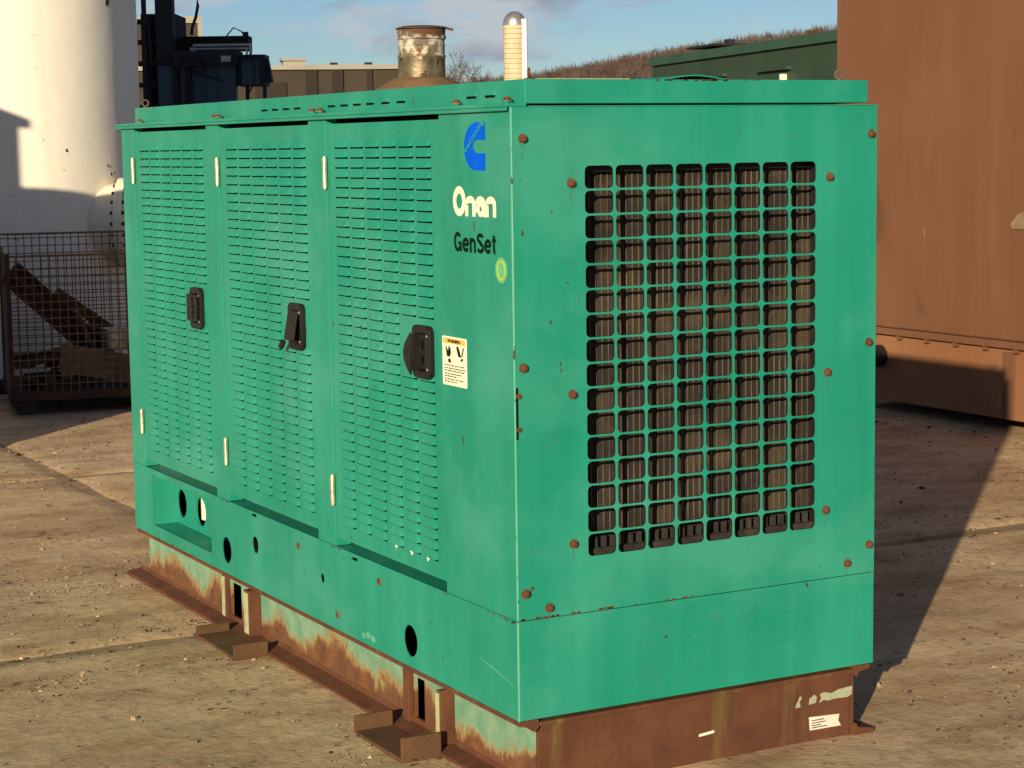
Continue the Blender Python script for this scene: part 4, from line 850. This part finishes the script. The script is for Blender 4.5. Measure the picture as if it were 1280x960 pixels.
b = MB(); b.cyl(cc, cc+Vector((0, 0, 17.2)), 0.36, n=16); b.build('chute', M['chute'], si, smooth=40)

# ================================================================== hill, woods, trees
def heading(px): return YAW+math.atan((px-640)/2502)
prof = [(-400, 22), (300, 26), (500, 30), (560, 31.5), (690, 36), (800, 43), (900, 48), (1040, 53.5), (1280, 61), (2200, 75), (4000, 60)]
def ridge(px):
    for (a, za), (b_, zb) in zip(prof, prof[1:]):
        if px <= b_: return za+(zb-za)*(px-a)/(b_-a)
    return prof[-1][1]
pxs = list(range(-400, 3600, 60)); rows = [(520, 0.0), (640, 0.22), (760, 0.55), (860, 0.86), (910, 1.0), (1000, 0.92), (1200, 0.6)]; TH = 11.0
def hillz(px, k): return (ridge(px)-TH)*k
vs = []
for r, k in rows:
    for px in pxs: h = heading(px) if px < 2200 else heading(2200)+(px-2200)*0.0008; vs.append((CAM.x+r*math.sin(h), CAM.y+r*math.cos(h), hillz(px, k)-0.3))
n = len(pxs); b = MB(); b.add(vs, [(i*n+j, i*n+j+1, (i+1)*n+j+1, (i+1)*n+j) for i in range(len(rows)-1) for j in range(n-1)])
M['litter'] = simple('leaf_litter', (0.055, 0.034, 0.023), 0.95, 0, 0.3, 0.08, 0)
tag(b.build('hill', M['litter'], smooth=60), kind='structure')
M['twig_a'] = simple('bare_twigs_brown', (0.062, 0.037, 0.027), 0.95, 0, 0.25, 0.1, 0); M['twig_b'] = simple('bare_twigs_grey', (0.095, 0.072, 0.057), 0.95, 0, 0.25, 0.1, 0); M['twig_c'] = simple('bare_twigs_red', (0.060, 0.030, 0.021), 0.95, 0, 0.25, 0.1, 0)
random.seed(11)
wd = MB()
def fuzzy(x, y, z, h, mi):
    vs = [(x-0.15*rgt.x, y-0.15*rgt.y, z), (x+0.15*rgt.x, y+0.15*rgt.y, z), (x, y, z+h*0.7)]; fs = [(0, 1, 2)]
    rx, rz = h*random.uniform(0.30, 0.46), h*random.uniform(0.30, 0.40); c = Vector((x, y, z+h-rz)); S_ = Vector((rgt.x, rgt.y, 0))
    for k in range(56):
        d = Vector((random.gauss(0, 1), random.gauss(0, 1), random.gauss(0.25, 1))).normalized(); lump = 0.82+0.18*math.sin(3*math.atan2(d.y, d.x)+h*9)
        tip = c+Vector((d.x*rx, d.y*rx, d.z*rz))*lump*random.uniform(0.62, 1.0); root = c+(tip-c)*random.uniform(0.55, 0.8)+Vector((0, 0, -h*0.06))
        w = random.uniform(0.07, 0.16); q = S_*w+Vector((0, 0, random.uniform(-w, w))); o = len(vs); vs += [root-q*0.5, root+q*0.5, tip+q*0.25, tip-q*0.25]; fs.append((o, o+1, o+2, o+3))
    wd.add(vs, fs, mi)
for k in range(5200):
    u = random.random(); px = 470+700*random.random() if u < 0.92 else random.uniform(-200, 2000)
    d = random.choice(((600, 0.14), (680, 0.32), (760, 0.55), (810, 0.71), (860, 0.86), (890, 0.95), (905, 0.99), (915, 0.99), (930, 0.98)))
    rr = d[0]+random.uniform(-25, 25); hd = heading(px)
    kk = np.interp(rr, [r for r, _ in rows], [q for _, q in rows])
    fuzzy(CAM.x+rr*math.sin(hd), CAM.y+rr*math.cos(hd), hillz(px, kk)-0.5, TH*random.uniform(0.6, 1.3), random.choice((0, 0, 1, 2)))
tag(wd.build('bare_woods', [M['twig_a'], M['twig_b'], M['twig_c']], fix=False), 'far leafless brown woods covering the hillside behind the silo', 'woods', kind='stuff')
def bare_tree(px, dist, h, seed, label, mat, spread=0.55):
    random.seed(seed); hd = heading(px); base = Vector((CAM.x+dist*math.sin(hd), CAM.y+dist*math.cos(hd), 0))
    t = empty('bare_tree', base, 0, label, 'tree', 'bare trees in front of the hill'); tr = MB(); cr_ = MB()
    def grow(p, d, l, r, dep):
        q = p+d*l; (tr if dep > 4 else cr_).cyl(p, q, r, r*0.7, n=5 if dep > 2 else 3, caps=False)
        if dep == 0: return
        for k in range(3 if dep > 1 else 4):
            nd = (d+Vector((random.gauss(0, spread), random.gauss(0, spread), random.gauss(0.12, 0.25)))).normalized(); grow(p+d*l*random.uniform(0.6, 1.0), nd, l*random.uniform(0.62, 0.85), max(r*0.62, 0.020), dep-1)
    grow(base, Vector((0.03, 0, 1)).normalized(), h*0.27, h*0.016, 6)
    tr.build('trunk', mat, t, fix=False); cr_.build('crown', mat, t, fix=False)
def place_h(py, px, dist): return 1.61+(193-0.0143*(px+723)*1.0+10.4-py)/2502*dist
bare_tree(576, 260, 17.5, 5, 'bare grey tree between the exhaust stack and the silo', M['twig_b'])
bare_tree(492, 300, 17.5, 9, 'faint bare tree just left of the exhaust stack', M['twig_b'])
bare_tree(797, 700, 47, 14, 'tall bare tree standing above the ridge line of the woods', M['twig_b'])
# small conifer at the foot of the bare tree
hd = heading(597); cb = Vector((CAM.x+240*math.sin(hd), CAM.y+240*math.cos(hd), 0)); ev = empty('small_conifer', cb, 0, 'small brownish conifer right of the bare tree beside the silo', 'tree')
b = MB(); b.cyl(cb, cb+Vector((0, 0, 9.6)), 0.14, 0.03, n=6); b.build('trunk', M['twig_a'], ev)
M['conifer'] = simple('brown_conifer', (0.12, 0.075, 0.03), 0.9, 0, 0.3, 1, 0); b = MB(); random.seed(2)
for k in range(500):
    t = random.random(); a = random.random()*6.28; r = (1-t)*1.6*random.uniform(0.5, 1)+0.15; c = cb+Vector((r*math.cos(a), r*math.sin(a), 1+t*9.0)); s = 0.22
    b.add([c+Vector((random.uniform(-s, s), random.uniform(-s, s), random.uniform(-s, s))) for _ in range(3)], [(0, 1, 2)])
b.build('crown', M['conifer'], ev, fix=False)
